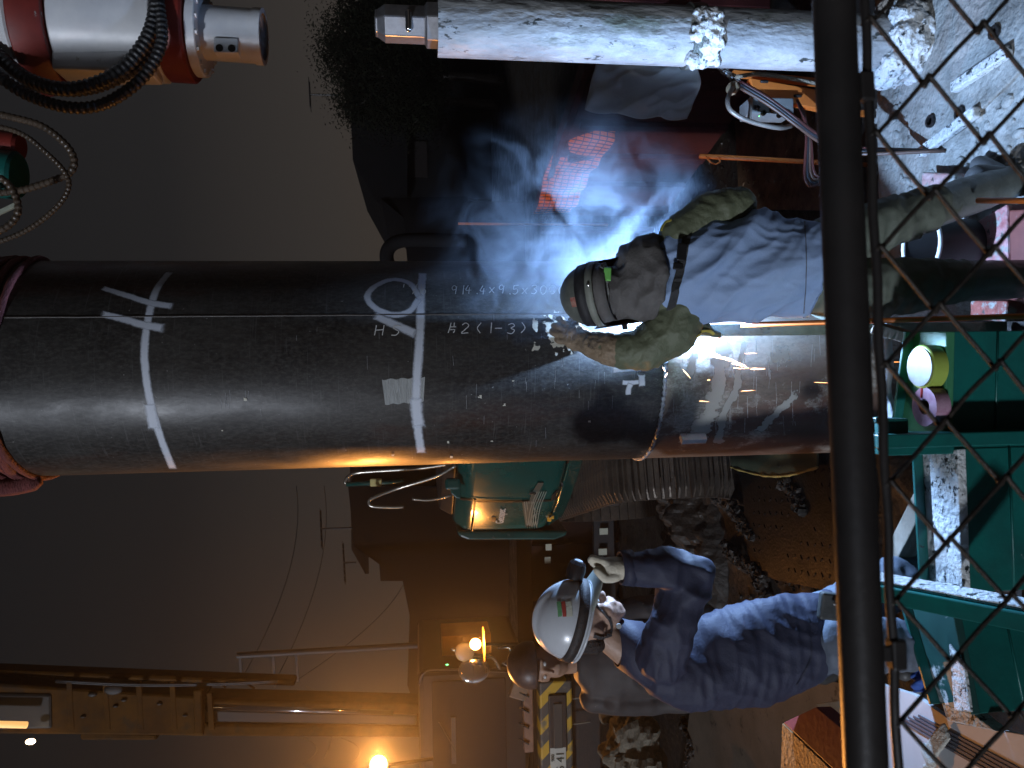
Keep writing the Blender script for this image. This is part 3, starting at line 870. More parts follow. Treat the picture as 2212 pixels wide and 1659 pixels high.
# things lying on the clamp
t = thing('tape_roll', 'lime green round roll lying on the teal clamp plate', 'tape roll', atz(2014, 795, ZT))
b = atz(2022, 792, ZT) + Vector((0, 0, 0.002))
lime = M('lime_plastic', (0.30, 0.40, 0.06), (0.36, 0.46, 0.09), 5, 0.4)
MB().lathe(b, (0, 0, 1), [(0, 0.066), (0.004, 0.072), (0.05, 0.072), (0.054, 0.068)], 32).build('drum', lime, t, auto=True)
MB().lathe(b + Vector((0, 0, 0.0545)), (0, 0, 1), [(0, 0.064), (0.004, 0.064), (0.005, 0.05)], 32).build('face', M('pale_face', (0.26, 0.28, 0.27), (0.34, 0.36, 0.35), 20, 0.5, spots=[((0.2, 0.22, 0.2), 0.62, 30, 0.04)]), t, auto=True)
t = thing('tape_roll', 'pink roll of tape with a dark core lying on the teal clamp plate', 'tape roll', atz(2020, 880, ZT))
b = atz(2028, 878, ZT) + Vector((0, 0, 0.002))
MB().lathe(b, (0, 0, 1), [(0, 0.064), (0.05, 0.064), (0.05, 0.026), (0, 0.026)], 32, cap=False).build('roll', M('pink_tape', (0.34, 0.16, 0.24), (0.48, 0.31, 0.40), 30, 0.35), t, auto=True)
MB().lathe(b, (0, 0, 1), [(0, 0.0255), (0.046, 0.0255), (0.046, 0.021), (0, 0.021)], 24, cap=False).build('core', black_steel, t, auto=True)
t = thing('red_marker', 'short red marker between the two rolls on the clamp', 'marker', atz(2012, 845, ZT))
b = atz(2024, 836, ZT) + Vector((0, 0, 0.02))
MB().limb([b + Vector((0.012, 0, 0.03)), b + Vector((-0.03, 0.005, 0.03))], [0.006, 0.006]).build('barrel', M('red_plastic', (0.45, 0.02, 0.03)), t, smooth=True)
MB().limb([b + Vector((0, -0.01, -0.008)), b + Vector((0.04, -0.03, -0.010))], [0.010, 0.004]).build('cap', white_mud_and_light, t, smooth=True)
# pale hose behind the clamp
t = thing('pale_hose', 'pale grey hose lying behind the clamp at the foot of the pile', 'hose', at(1915, 800, 2.9))
MB().tube(smooth_path([at(1912, 660, 2.95), at(1913, 730, 2.90), at(1918, 790, 2.86), at(1912, 835, 2.84), at(1918, 870, 2.83), at(1935, 905, 2.8), at(1990, 925, 2.8)]), 0.022, 14).build('tube', M('hose_pale', (0.40, 0.42, 0.44), (0.52, 0.54, 0.56), 8, 0.5, bump=0.3), t, smooth=True)
# timbers behind the clamp
t = thing('timber_prop', 'grey square timber leaning behind the middle of the clamp', 'timber', at(1990, 1110, 2.75))
MB().beam(at(1940, 1205, 2.85), at(2030, 1030, 2.65), 0.075, 0.075).build('baulk', wood, t, bevel=0.005)
t = thing('timber_prop', 'pale splintered board standing beside the orange-edged post', 'timber', at(1960, 710, 2.75))
MB().beam(at(1885, 706, 2.7), at(2010, 742, 2.62), 0.045, 0.022).build('board', wood, t, bevel=0.003)

# ================================================================== narrow post and orange stake beside the welder
t = thing('guide_post', 'narrow grey-green steel post standing in front of the pile', 'post', at(1900, 709, 2.98))
MB().beam(at(1500, 714, 3.02), Vector((at(1960, 709, 3.02).x, 3.02, 0.0)), 0.046, 0.02, up=(0, 1, 0)).build('flat_bar', M('post_paint', (0.10, 0.12, 0.085), (0.17, 0.19, 0.14), 9, 0.6, bump=0.3, spots=[((0.04, 0.04, 0.03), 0.62, 25, 0.05)]), t, bevel=0.003)
t = thing('orange_stake', 'orange stake running down beside the welder and the post', 'stake', at(2100, 690, 2.80))
MB().tube([at(1600, 702, 2.90), at(2300, 680, 2.42)], 0.010, 12).build('rod', orange_paint, t, smooth=True)
t = thing('orange_stake', 'slim orange stake with a rope hook standing on the mud', 'stake', (at(1640, 345, 4.0).x, 4.0, 0))
p0 = at(1511, 337, 4.0); p1 = Vector((at(1860, 356, 4.0).x, 4.0, 0.0))
MB().tube([p0, p1], 0.0125, 14).build('rod', orange_paint, t, smooth=True)
h0 = at(1532, 342, 3.985)
MB().tube(smooth_path([h0 + Vector((0.01, 0, 0.02)), h0 + Vector((-0.02, -0.01, 0.0)), h0 + Vector((-0.032, -0.01, -0.03)), h0 + Vector((-0.018, -0.01, -0.055)), h0 + Vector((-0.002, -0.01, -0.045))]), 0.004, 8).build('hook', orange_paint, t, smooth=True)
t = thing('orange_stake', 'fallen orange stake end lying by the welder boots', 'stake', at(2170, 432, 2.7))
MB().tube([at(2112, 433, 2.72), at(2290, 434, 2.4)], 0.011, 12).build('rod', orange_paint, t, smooth=True)
# thin orange pole far behind the smoke
t = thing('orange_stake', 'thin orange pole far behind the smoke', 'stake', (at(1100, 484, 9.0).x, 9.0, 0))
MB().tube([at(990, 483, 9.0), Vector((at(1280, 486, 9.0).x, 9.0, 0.2))], 0.014, 8).build('rod', orange_paint, t, smooth=True)

# ================================================================== welding wire feeder on its orange rack
wf = thing('welding_feeder', 'orange-sided welding feeder with grey socket panel and tube guard', 'welding machine', (at(1680, 215, 4.0).x, 4.0, 0))
grey_panel = M('grey_panel', (0.16, 0.16, 0.15), (0.24, 0.24, 0.23), 6, 0.5, bump=0.1)
p00, p11 = at(1623, 172, 3.95), at(1800, 232, 3.95)
MB().prism([at(1620, 168, 3.95), at(1632, 206, 3.95), at(1850, 252, 3.95), at(1850, 208, 3.95)], (0.0, 0.05, 0)).build('side_panel', orange_paint, wf, bevel=0.004)
MB().prism([at(1585, 150, 4.15), at(1585, 160, 4.15), at(1850, 190, 4.15), at(1850, 176, 4.15)], (0.0, 0.05, 0)).build('rack_bar', orange_paint, wf, bevel=0.003)
for a in ((1650, 176), (1722, 207)):
    p = at(*a, 3.945)
    MB().limb([p + Vector((0, 0, 0.012)), p - Vector((0, 0, 0.018))], [0.008, 0.008]).build('slot', black_steel, wf, smooth=True)
MB().box(at(1655, 238, 3.98), (0.085, 0.14, 0.24)).build('socket_panel', grey_panel, wf, bevel=0.006)
for a in ((1635, 232), (1648, 245), (1668, 238), (1682, 250)):
    p = at(*a, 3.91)
    MB().lathe(p, (0, -1, 0), [(0, 0.014), (0.018, 0.014), (0.018, 0.008), (0.006, 0.008)], 14).build('socket', black_steel, wf, auto=True)
p = at(1640, 251, 3.905)
MB().ell(p, 0.003, 0.003, 0.003).build('indicator_light', M('green_led', (0.1, 0.8, 0.2), emit=((0.2, 1, 0.2), 3.0)), wf)
guard = M('guard_tube', (0.20, 0.17, 0.14), (0.30, 0.26, 0.22), 9, 0.45, metal=0.4)
MB().tube(smooth_path([at(1582, 190, 3.92), at(1572, 215, 3.86), at(1580, 240, 3.84), at(1620, 262, 3.84), at(1680, 276, 3.84), at(1710, 272, 3.9)]), 0.012, 10).build('guard_tube', guard, wf, smooth=True)
MB().tube([at(1625, 200, 3.94), at(1618, 262, 3.84)], 0.010, 10).build('guard_tube', guard, wf, smooth=True)
MB().lathe(at(1585, 192, 3.95), (0.2, -0.6, 0.9), [(0, 0.035), (0.02, 0.035), (0.024, 0.02)], 20).build('reel_cap', M('cap_tan', (0.28, 0.2, 0.12)), wf, auto=True)
for a, d in (((1568, 155), (0.3, -0.3, 1)), ((1586, 168), (0.2, -0.3, 0.9))):
    MB().lathe(at(*a, 3.95), d, [(-0.03, 0.014), (0, 0.014), (0, 0.02), (0.02, 0.02), (0.02, 0.011), (0.05, 0.011)], 12).build('chrome_fitting', chrome, wf, auto=True)
rope = M('rope', (0.24, 0.19, 0.13), (0.36, 0.29, 0.2), 40, 0.8, bump=0.8, bscale=120)
MB().tube(smooth_path([at(1590, 166, 3.9), at(1640, 160, 3.93), at(1700, 168, 3.93), at(1790, 186, 3.93)]), 0.011, 9).build('rope', rope, wf, smooth=True)
# legs that stand it on the ground
for a in ((1850, 215), (1850, 245)):
    p = at(*a, 4.0)
    MB().beam(p, Vector((p.x, 4.0, 0)), 0.03, 0.03).build('leg', orange_paint, wf, bevel=0.002)
cable_cols = [(0.06, 0.015, 0.012), (0.02, 0.02, 0.024), (0.09, 0.05, 0.035)]
for k in range(3):
    t = thing('welding_cable', ['red-brown', 'black', 'tan'][k] + ' welding cable hanging from the feeder to the ground', 'cable', at(1700, 260, 3.85))
    dx = k * 7
    MB().tube(smooth_path([at(1600, 176 + dx, 3.86), at(1660, 212 + dx, 3.82), at(1720, 256 + dx, 3.8), at(1770, 292 + dx, 3.72), at(1830, 318 + dx, 3.62), Vector((at(1900, 330 + dx, 3.5).x, 3.45 - k * 0.05, 0.02))]), 0.009, 8).build('cable', M('cable_%d' % k, cable_cols[k], None, 5, 0.45), t, smooth=True)
for k in range(4):
    t = thing('cable_loop', ['outermost', 'second', 'third', 'innermost'][k] + ' loop of the cable coil hanging by the tread plate', 'cable', at(1750, 330, 3.8))
    MB().tube(smooth_path([at(1722, 216, 3.9), at(1738, 250 + k * 3, 3.86), at(1742 + k * 3, 300, 3.84), at(1738 + k * 6, 380 - k * 6, 3.84), at(1752 + k * 5, 402 - k * 7, 3.84), at(1775 + k * 3, 390 - k * 8, 3.84), at(1790, 350, 3.84)]), 0.008, 8).build('cable', M('cable_%d' % (k % 3), (0.03, 0.03, 0.03)), t, smooth=True)

# ================================================================== red skip with net and tarpaulin
dark_red = M('dark_red', (0.07, 0.014, 0.012), (0.13, 0.026, 0.02), 3, 0.6, bump=0.15)
sk = thing('red_skip', 'long dark red steel skip standing behind the smoke', 'skip', (2.0, 6.4, 0))
s_a, s_b = at(1240, 150, 5.2), at(1160, 470, 7.55)
s_a.z = s_b.z = 0
sdv = (s_b - s_a).normalized(); snv = Vector((sdv.y, -sdv.x, 0))
def skip_pt(k, z, o=0.0):
    p = s_a + sdv * k - snv * o
    return Vector((p.x, p.y, z))
sl_ = (s_b - s_a).length
MB().beam(skip_pt(0, 0.62, -0.06), skip_pt(sl_, 0.62, -0.06), 0.08, 1.24).build('side_wall', dark_red, sk, bevel=0.01)
MB().beam(skip_pt(0, 0.65, -0.1), skip_pt(0, 0.65, -0.1) + Vector((2.4, -0.35, 0)), 0.08, 1.3).build('end_wall', dark_red, sk, bevel=0.01)
for k in range(6):
    p = skip_pt(0.2 + k * 0.5, 0.6, 0.0)
    MB().box(p, (0.08, 0.05, 1.16), Matrix.Rotation(math.atan2(sdv.y, sdv.x), 3, 'Z')).build('rib', dark_red, sk, bevel=0.006)
for k in range(5):
    MB().box(skip_pt(0, 0.64, -0.1) + Vector((0.35 + k * 0.4, -0.1 - 0.06 * k, 0)), (0.06, 0.06, 1.24)).build('rib', dark_red, sk, bevel=0.006)
MB().beam(skip_pt(-0.02, 1.27, -0.06), skip_pt(sl_ + 0.02, 1.27, -0.06), 0.13, 0.05).build('top_rail', dark_red, sk, bevel=0.006)
# orange net hung over the skip's side: grid of straps in waves
net = M('orange_net', (0.72, 0.10, 0.018), (0.86, 0.15, 0.025), 6, 0.6, spec=0.2)
na = thing('safety_net', 'orange grid safety net hung in waves over the red skip', 'net', (1.8, 6.6, 0.9))
def net_pt(u, v):
    a, b = at(1218, 262, 6.0), at(1152, 462, 7.3)
    c, d = at(1332, 285, 5.9), at(1231, 460, 7.2)
    p = a.lerp(b, u).lerp(c.lerp(d, u), v + 0.04 * math.sin(u * 9))
    wv = 0.022 * math.sin(u * 26 + v * 1.5 + 2 * noise.noise(Vector((u * 5, 1, 0)))) * (0.4 + v) + 0.02 * noise.noise(Vector((u * 9, v * 3, 0)))
    return p + Vector((wv * 0.6, wv, 0))
MB().grid(net_pt, 150, 16).build('sheet', net, na, smooth=True, thick=0.003)
dk = M('net_tape', (0.10, 0.02, 0.012))
for k in range(1, 7):
    v = k / 7
    MB().tube([net_pt(i / 120, v) + Vector((-0.004, -0.006, 0)) for i in range(121)], 0.0035, 5).build('seam', dk, na, smooth=True)
for k in range(26):
    u = (k + 0.5) / 26
    MB().tube([net_pt(u, j / 10) + Vector((-0.004, -0.006, 0)) for j in range(11)], 0.004, 5).build('fold', dk, na, smooth=True)
# tarpaulin draped over the near corner
tp = M('grey_tarp', (0.54, 0.54, 0.54), (0.66, 0.66, 0.65), 4, 0.6, bump=0.25, bscale=14)
c = [at(1252, 235, 5.0), at(1290, 128, 5.0), at(1470, 110, 4.6), at(1508, 195, 4.55), at(1480, 262, 4.6), at(1330, 268, 4.9)]
def tarp_pt(u, v):
    top = at(1258 + 30 * v, 245 - v * 120, 5.0); bot = at(1478 + 28 * math.sin(v * 3.0), 262 - v * 160, 4.62)
    p = top.lerp(bot, u)
    s = math.sin(u * math.pi) * 0.05
    f = 0.05 * ridge(p, (5, 5, 1.4), 3.0) + 0.025 * ridge(p, (11, 11, 3.5), 1.0)
    return p + Vector((-s * 0.5, -f - s, 0))
to = MB().grid(tarp_pt, 60, 50).build('tarpaulin', tp, smooth=True, thick=0.004, base=at(1478, 200, 4.62))
tag(to, 'crumpled grey tarpaulin draped over the end of the red skip', 'tarpaulin')

# ================================================================== auger drive head hanging at upper right
DY = 5.0
dh = thing('auger_drive', 'white and red auger drive hanging from above with black hoses', 'drilling machine', at(560, 80, DY))
axp = at(570, 80, DY); axu = (at(0, 38, DY) - axp)
dl = axu.length; axu.normalize()
def ddist(px): return (at(px, 60, DY) - axp).dot(axu)
def drum(name, a, b, r0, r1, mat, n=32, bev=0.0, off=0.0):
    h0, h1 = ddist(a), ddist(b)
    pr = [(h0, r0), (h1, r1)] if not bev else [(h0, r0 - bev), (h0 + bev, r0), (h1 - bev, r1), (h1, r1 - bev)]
    return MB().lathe(axp + Vector((off, 0, 0)), axu, pr, n).build(name, mat, dh, auto=True)
MB().lathe(axp, axu, [(0, 0.135), (0, 0.165), (0.05, 0.165), (0.05, 0.158), (ddist(430), 0.158), (ddist(430), 0.12), (0.02, 0.12)], 36, cap=False).build('spigot', white_paint, dh, auto=True)
p = axp + axu * ddist(500) + Vector((-0.13, -0.11, 0))
MB().box(p, (0.09, 0.09, 0.14)).build('lock_block', white_paint, dh, bevel=0.008)
for dz in (0.035, -0.035):
    MB().lathe(p + Vector((-0.02, -0.046, dz)), (0, -1, 0), [(0, 0.022), (0.004, 0.022), (0.004, 0.012), (-0.004, 0.012)], 14).build('bolt_hole', black_steel, dh, auto=True)
drum('flange', 444, 422, 0.26, 0.26, white_paint, 40, 0.006)
for k in range(16):
    a = 2 * math.pi * k / 16
    u, w = frame_for(axu)
    q = axp + axu * (ddist(444) - 0.012) + (u * math.cos(a) + w * math.sin(a)) * 0.235
    MB().lathe(q, axu, [(0, 0.016), (0.02, 0.016)], 6).build('bolt', white_paint, dh)
drum('red_band', 420, 362, 0.30, 0.30, red_paint, 40, 0.012)
drum('gear_case', 362, 150, 0.31, 0.36, white_paint, 40, 0.02)
drum('red_band', 150, 84, 0.40, 0.43, red_paint, 40, 0.01)
drum('upper_case', 84, -40, 0.41, 0.30, white_paint, 40, 0.02)
MB().box(axp + axu * ddist(250) + Vector((-0.30, -0.12, 0)), (0.12, 0.22, 0.55)).build('side_box', white_paint, dh, bevel=0.02)
def hose(mat, pts, r, label, wave=0.010):
    P = smooth_path(pts, 40)
    L = 0; rs = []; Q = []
    # resample finely for the ribbed sheath
    seg = [(P[i + 1] - P[i]).length for i in range(len(P) - 1)]
    total = sum(seg); step = wave
    n = int(total / step)
    i, acc = 0, 0.0
    for k in range(n):
        s = k * step
        while i < len(seg) - 1 and acc + seg[i] < s:
            acc += seg[i]; i += 1
        Q.append(P[i].lerp(P[i + 1], min(1, (s - acc) / max(seg[i], 1e-9))))
        rs.append(r * (1.0 if (k // 2) % 2 else 0.84))
    o = MB().tube(Q, rs, 12).build('hydraulic_hose', mat, auto=False, base=pts[len(pts) // 2])
    return tag(o, label, 'hose')
hose(rubber, [at(-90, 55, 4.75), at(-20, 105, 4.7), at(60, 170, 4.65), at(150, 192, 4.6), at(240, 165, 4.6), at(300, 110, 4.62), at(332, 40, 4.65), at(338, -60, 4.7)], 0.040, 'thick black ribbed hose looping closest to the white auger drive', 0.008)
hose(rubber, [at(-90, 95, 4.9), at(-10, 150, 4.85), at(80, 186, 4.8), at(170, 196, 4.78), at(255, 170, 4.75), at(318, 110, 4.76), at(330, -60, 4.8)], 0.034, 'black ribbed hose tucked behind the thick loop of the auger drive', 0.008)
hose(rubber, [at(-90, 110, 4.6), at(-10, 160, 4.6), at(60, 205, 4.6), at(150, 232, 4.58), at(230, 222, 4.58), at(310, 165, 4.6), at(348, 95, 4.62), at(345, 20, 4.65), at(330, -60, 4.7)], 0.034, 'lowest black ribbed hose loop below the auger drive', 0.008)
# second hanging unit
d2 = thing('hydraulic_power_unit', 'teal cylinder with red rims hanging at the frame edge', 'machine', at(40, 370, 6.0))
p0, p1 = at(44, 330, 6.0), at(-60, 420, 6.0)
ax2 = Vector((0, 0, 1))
MB().lathe(at(42, 380, 6.0), (0.1, 0, 1), [(0, 0.15), (0.02, 0.17), (0.6, 0.17)], 28).build('barrel', teal, d2, auto=True)
MB().lathe(at(46, 318, 6.05), (0.1, 0, 1), [(0, 0.09), (0.02, 0.11), (0.6, 0.11)], 28).build('rim', red_paint, d2, auto=True)
MB().beam(at(40, 440, 5.8), at(-40, 478, 5.8), 0.02, 0.03).build('strut', M('strut_grey', (0.3, 0.32, 0.25)), d2)
brown_hose = M('brown_hose', (0.045, 0.032, 0.022), (0.08, 0.055, 0.035), 8, 0.4)
hose(brown_hose, [at(-60, 235, 5.8), at(20, 252, 5.8), at(90, 272, 5.8), at(140, 310, 5.8), at(160, 345, 5.8), at(148, 375, 5.8), at(90, 398, 5.8), at(40, 412, 5.8), at(-40, 420, 5.8)], 0.026, 'brown ribbed hose hanging in a wide upper loop at the frame edge', 0.009)
hose(brown_hose, [at(-60, 262, 5.6), at(40, 286, 5.6), at(100, 330, 5.6), at(140, 372, 5.6), at(148, 405, 5.6), at(125, 445, 5.6), at(70, 490, 5.6), at(10, 518, 5.6), at(-50, 535, 5.6)], 0.018, 'thin brown hose hanging lowest of the loops at the frame edge', 0.007)
hose(brown_hose, [at(-40, 370, 5.5), at(10, 390, 5.5), at(34, 425, 5.5), at(38, 460, 5.5), at(15, 490, 5.5), at(-40, 515, 5.5)], 0.024, 'short brown hose loop in front of the teal cylinder', 0.009)

# ================================================================== teal crawler machine behind the pile
mat_ex = M('machine_teal', (0.0025, 0.045, 0.039), (0.004, 0.064, 0.055), 3, 0.28, 0.2, coat=0.3, bump=0.03, bscale=8)
ex = thing('crawler_excavator', 'teal crawler excavator with rounded counterweight standing behind the pile', 'excavator', (-0.5, 6.4, 0))
A, B, C, D = at(1000, 880, 5.3), at(1000, 1030, 6.0), at(990, 1143, 6.75), at(1010, 1100, 8.2)
zt, zb = at(990, 1040, 6.0).z, at(1268, 1040, 6.0).z
def foot(z, k):
    pts = [Vector((-0.05, 5.5)), Vector((-0.25, 5.5)), Vector((B.x, 6.0)), Vector((-1.02, 6.45)), Vector((-1.30, 6.95)), Vector((-1.36, 7.3)), Vector((-1.2, 8.6)), Vector((0.0, 8.6))]
    c = Vector((-0.2, 7.0))
    out = []
    n = len(pts)
    for p in pts:
        q = c + (p - c) * k
        out.append(Vector((q.x, q.y, z)))
    return out
def skin(levels, name, mat, bevel=0.02):
    mb = MB(); n = 8
    for z, k in levels:
        mb.v += foot(z, k)
    for i in range(len(levels) - 1):
        for j in range(n):
            a, b = i * n + j, i * n + (j + 1) % n
            mb.f.append((a, b, b + n, a + n))
    mb.f.append(tuple(range(n))); mb.f.append(tuple(range((len(levels) - 1) * n, len(levels) * n)))
    o = mb.build(name, mat, ex, bevel=bevel, auto=True)
    o.modifiers['bevel'].segments = 4; o.modifiers['bevel'].angle_limit = math.radians(12)
    return o
body_o = skin([(zb + 0.16, 0.965), (zb + 0.22, 0.995), (zt - 0.10, 0.985), (zt, 0.90)], 'counterweight', mat_ex, 0.05)
skin([(zb + 0.015, 0.90), (zb + 0.155, 0.975)], 'lower_skirt', mat_ex, 0.02)
skin([(zt + 0.005, 0.86), (zt + 0.12, 0.80)], 'engine_hood', black_steel, 0.02)
bvh = bvh_of(body_o)
def seam(pts, w, mat, name, lift=0.012, n=6):
    o = strip_on(bvh, pts, w, lift, n, 6.2).build(name, mat, ex, smooth=True)
    return o
seam([(995, 1076), (1060, 1081), (1140, 1081), (1225, 1078)], 0.022, black_steel, 'panel_gap')
seam([(1000, 1142), (1060, 1150), (1140, 1150), (1212, 1146)], 0.02, black_steel, 'panel_gap')
seam([(1226, 990), (1224, 1040), (1218, 1090), (1205, 1140)], 0.02, black_steel, 'panel_gap')
logo_o, logo_g = M('logo_orange', (0.75, 0.28, 0.06)), M('logo_grey', (0.5, 0.52, 0.5))
seam([(1168, 1040), (1150, 1078), (1140, 1148)], 0.05, M('decal_dark', (0.03, 0.05, 0.045)), 'stripe_decal')
for k in range(5):
    seam([(1160 + k * 5, 1058), (1146 + k * 5, 1095), (1138 + k * 5, 1146)], 0.007, M('decal_grey', (0.16, 0.2, 0.18)), 'stripe_decal', 0.016)
def text_on(bv, txt, px, py, size, mat, parent, name, fallback, adv_dir, depth=0.003):
    cu = bpy.data.curves.new(name, 'FONT'); cu.body = txt; cu.size = size; cu.extrude = depth; cu.align_x = 'CENTER'; cu.align_y = 'CENTER'
    tmp = bpy.data.objects.new('tmp', cu); COL.objects.link(tmp)
    dg = bpy.context.evaluated_depsgraph_get()
    me = bpy.data.meshes.new_from_object(tmp.evaluated_get(dg))
    bpy.data.objects.remove(tmp)
    p, nn = drape(bv, px, py, 0.012, fallback)
    x = Vector(adv_dir); x = (x - nn * x.dot(nn)).normalized(); y = nn.cross(x)
    me.transform(Matrix.Translation(p) @ Matrix((x, y, nn)).transposed().to_4x4())
    return link_mesh(name, me, mat, parent)
text_on(bvh, 'Geospec', 1082, 1112, 0.10, logo_g, ex, 'lettering', 6.4, (1, 0, 0))
p, nn = drape(bvh, 1066, 1118, 0.012, 6.4)
MB().ell(p, 0.022, 0.008, 0.022).build('emblem', logo_o, ex, smooth=True)
for a in ((1150, 1062, 0.018), (1190, 1113, 0.015)):
    p, nn = drape(bvh, a[0], a[1], 0.008, 6.3)
    MB().lathe(p, nn, [(0, a[2] + 0.012), (0.01, a[2] + 0.012), (0.012, a[2])], 16).build('filler_cap', chrome, ex, auto=True)
# bumper strip at the far end
MB().prism([at(986, 1147, 7.0), at(993, 1160, 7.0), at(1012, 1167, 7.0), at(1198, 1167, 7.0), at(1222, 1158, 7.0), at(1228, 1147, 7.0)], (0.05, 0.7, 0)).build('side_bumper', mat_ex, ex, bevel=0.02)
# tail lamps
for a in ((1216, 1132), (1205, 1150), (1222, 1136)):
    p, nn = drape(bvh, *a, 0.01, 6.7)
    MB().box(p, (0.05, 0.03, 0.035)).build('tail_lamp', M('amber_lens', (0.8, 0.38, 0.04), None, 3, 0.2), ex, bevel=0.006)
# mirror, handrails and work lamp above the counterweight
tube_m = M('rail_steel', (0.45, 0.42, 0.36), None, 4, 0.25, metal=0.8)
MB().tube(smooth_path([at(985, 1005, 6.0), at(940, 1030, 6.1), at(860, 1055, 6.2), at(805, 1076, 6.2), at(797, 1086, 6.2), at(806, 1094, 6.2), at(850, 1096, 6.2), at(872, 1095, 6.2)]), 0.012, 8).build('handrail', tube_m, ex, smooth=True)
MB().tube(smooth_path([at(745, 1045, 6.4), at(752, 1030, 6.4), at(780, 1020, 6.4), at(900, 1012, 6.3), at(985, 1000, 6.2)]), 0.014, 8).build('handrail', tube_m, ex, smooth=True)
MB().tube([at(748, 1046, 6.4), at(830, 1042, 6.4), at(872, 1036, 6.4)], 0.02, 8).build('handrail', mat_ex, ex, smooth=True)
MB().box(at(812, 1042, 6.35), (0.06, 0.03, 0.09)).build('work_lamp', M('lamp_yellow', (0.6, 0.5, 0.2)), ex, bevel=0.006)
MB().prism([at(968, 1050, 6.1), at(975, 1066, 6.1), at(985, 1076, 6.1), at(995, 1078, 6.1), at(996, 1070, 6.1), at(992, 1045, 6.1)], (0, 0.05, 0)).build('mirror_bracket', mat_ex, ex, bevel=0.008)
MB().box(at(978, 1045, 6.1), (0.09, 0.06, 0.12)).build('mirror', mat_ex, ex, bevel=0.02)
MB().tube(smooth_path([at(975, 1070, 6.1), at(930, 1080, 6.1), at(890, 1078, 6.1)]), 0.01, 8).build('mirror_arm', tube_m, ex, smooth=True)
# the track: shoes with grousers round an idler
trk_m = M('track_steel', (0.06, 0.05, 0.042), (0.14, 0.112, 0.088), 7, 0.55, 0.4, 0.4, bump=0.3, bscale=40, spots=[((0.10, 0.08, 0.06), 0.62, 9, 0.1)])
tdir = Vector((-0.22, 0.97, 0)).normalized()          # the track runs away from the camera
tside = Vector((tdir.y, -tdir.x, 0))
tc0 = Vector((-0.66, 6.10, 0))
tr, z_axle, tl = 0.47, 0.50, 2.2
def track_pos(s):
    per = [tl, math.pi * tr, tl, math.pi * tr]
    s = s % sum(per)
    if s < per[0]:
        return tc0 + tdir * (tl - s) + Vector((0, 0, z_axle + tr)), -tdir, Vector((0, 0, 1))
    s -= per[0]
    if s < per[1]:
        a = s / tr
        n_ = Vector((0, 0, 1)) * math.cos(a) - tdir * math.sin(a)
        return tc0 + Vector((0, 0, z_axle)) + n_ * tr, (-tdir * math.cos(a) - Vector((0, 0, 1)) * math.sin(a)), n_
    s -= per[1]
    if s < per[2]:
        return tc0 + tdir * s + Vector((0, 0, z_axle - tr)), tdir, Vector((0, 0, -1))
    s -= per[2]
    a = s / tr
    n_ = Vector((0, 0, -1)) * math.cos(a) + tdir * math.sin(a)
    return tc0 + tdir * tl + Vector((0, 0, z_axle)) + n_ * tr, (tdir * math.cos(a) + Vector((0, 0, 1)) * math.sin(a)), n_
total = 2 * tl + 2 * math.pi * tr
ns = 68
shoe = MB()
shoe.box((0, 0, 0), (total / ns * 0.92, 0.62, 0.022)); shoe.box((-0.042, 0, 0.030), (0.016, 0.62, 0.042), taper=0.75); shoe.box((0.008, 0, 0.028), (0.014, 0.60, 0.036), taper=0.75)
shoe_me = shoe.mesh('shoe'); shoe_me.materials.append(trk_m)
for k in range(ns):
    p, d, n_ = track_pos(k * total / ns)
    o = bpy.data.objects.new('track_shoe', shoe_me); COL.objects.link(o); o.parent = ex
    sd = n_.cross(d)
    o.matrix_local = Matrix.Translation(p - BASE[ex.name]) @ Matrix((d, sd, n_)).transposed().to_4x4()
MB().lathe(tc0 + Vector((0, 0, z_axle)) - tside * 0.14, tside, [(0, 0.12), (0, 0.37), (0.06, 0.39), (0.2, 0.39), (0.28, 0.37), (0.28, 0.12)], 32).build('idler', trk_m, ex, auto=True)
MB().beam(tc0 + tdir * 0.2 + Vector((0, 0, z_axle)), tc0 + tdir * 2.3 + Vector((0, 0, z_axle)), 0.30, 0.42).build('track_frame', trk_m, ex, bevel=0.02)
for k in range(4):
    MB().lathe(tc0 + tdir * (0.4 + k * 0.5) + Vector((0, 0, 0.2)) - tside * 0.15, tside, [(0, 0.13), (0.3, 0.13)], 18).build('roller', trk_m, ex, auto=True)
MB().box((-0.55, 7.3, 0.86), (1.0, 1.6, 0.22)).build('undercarriage', black_steel, ex, bevel=0.02)
tc0b = tc0 + tside * 0.9
MB().beam(tc0b + tdir * -0.3 + Vector((0, 0, 0.47)), tc0b + tdir * 2.6 + Vector((0, 0, 0.47)), 0.52, 0.90).build('far_track', trk_m, ex, bevel=0.2)

# green tarp remnant with rope beside the pile
t = thing('green_sheet', 'dark green sheet with a frayed yellow hem lying at the foot of the pile', 'sheet', atz(1640, 1000, 0))
def gs(u, v):
    p = atz(1545 + u * 240, 930 + v * (58 + 40 * math.sin(u * 2.6)), 0.0)
    return p + Vector((0, 0, 0.05 + 0.03 * noise.noise(Vector((u * 4, v * 3, 0)))))
MB().grid(gs, 40, 12).build('cloth', M('green_cloth', (0.035, 0.05, 0.03), (0.06, 0.08, 0.05), 5, 0.7), t, smooth=True, thick=0.004)
MB().tube([gs(i / 40, 1.0) + Vector((0, 0, 0.004 + 0.004 * math.sin(i * 1.9))) for i in range(41)], [0.006 + 0.005 * abs(math.sin(i * 0.7)) for i in range(41)], 6).build('hem', M('yellow_rope', (0.5, 0.38, 0.12)), t, smooth=True)

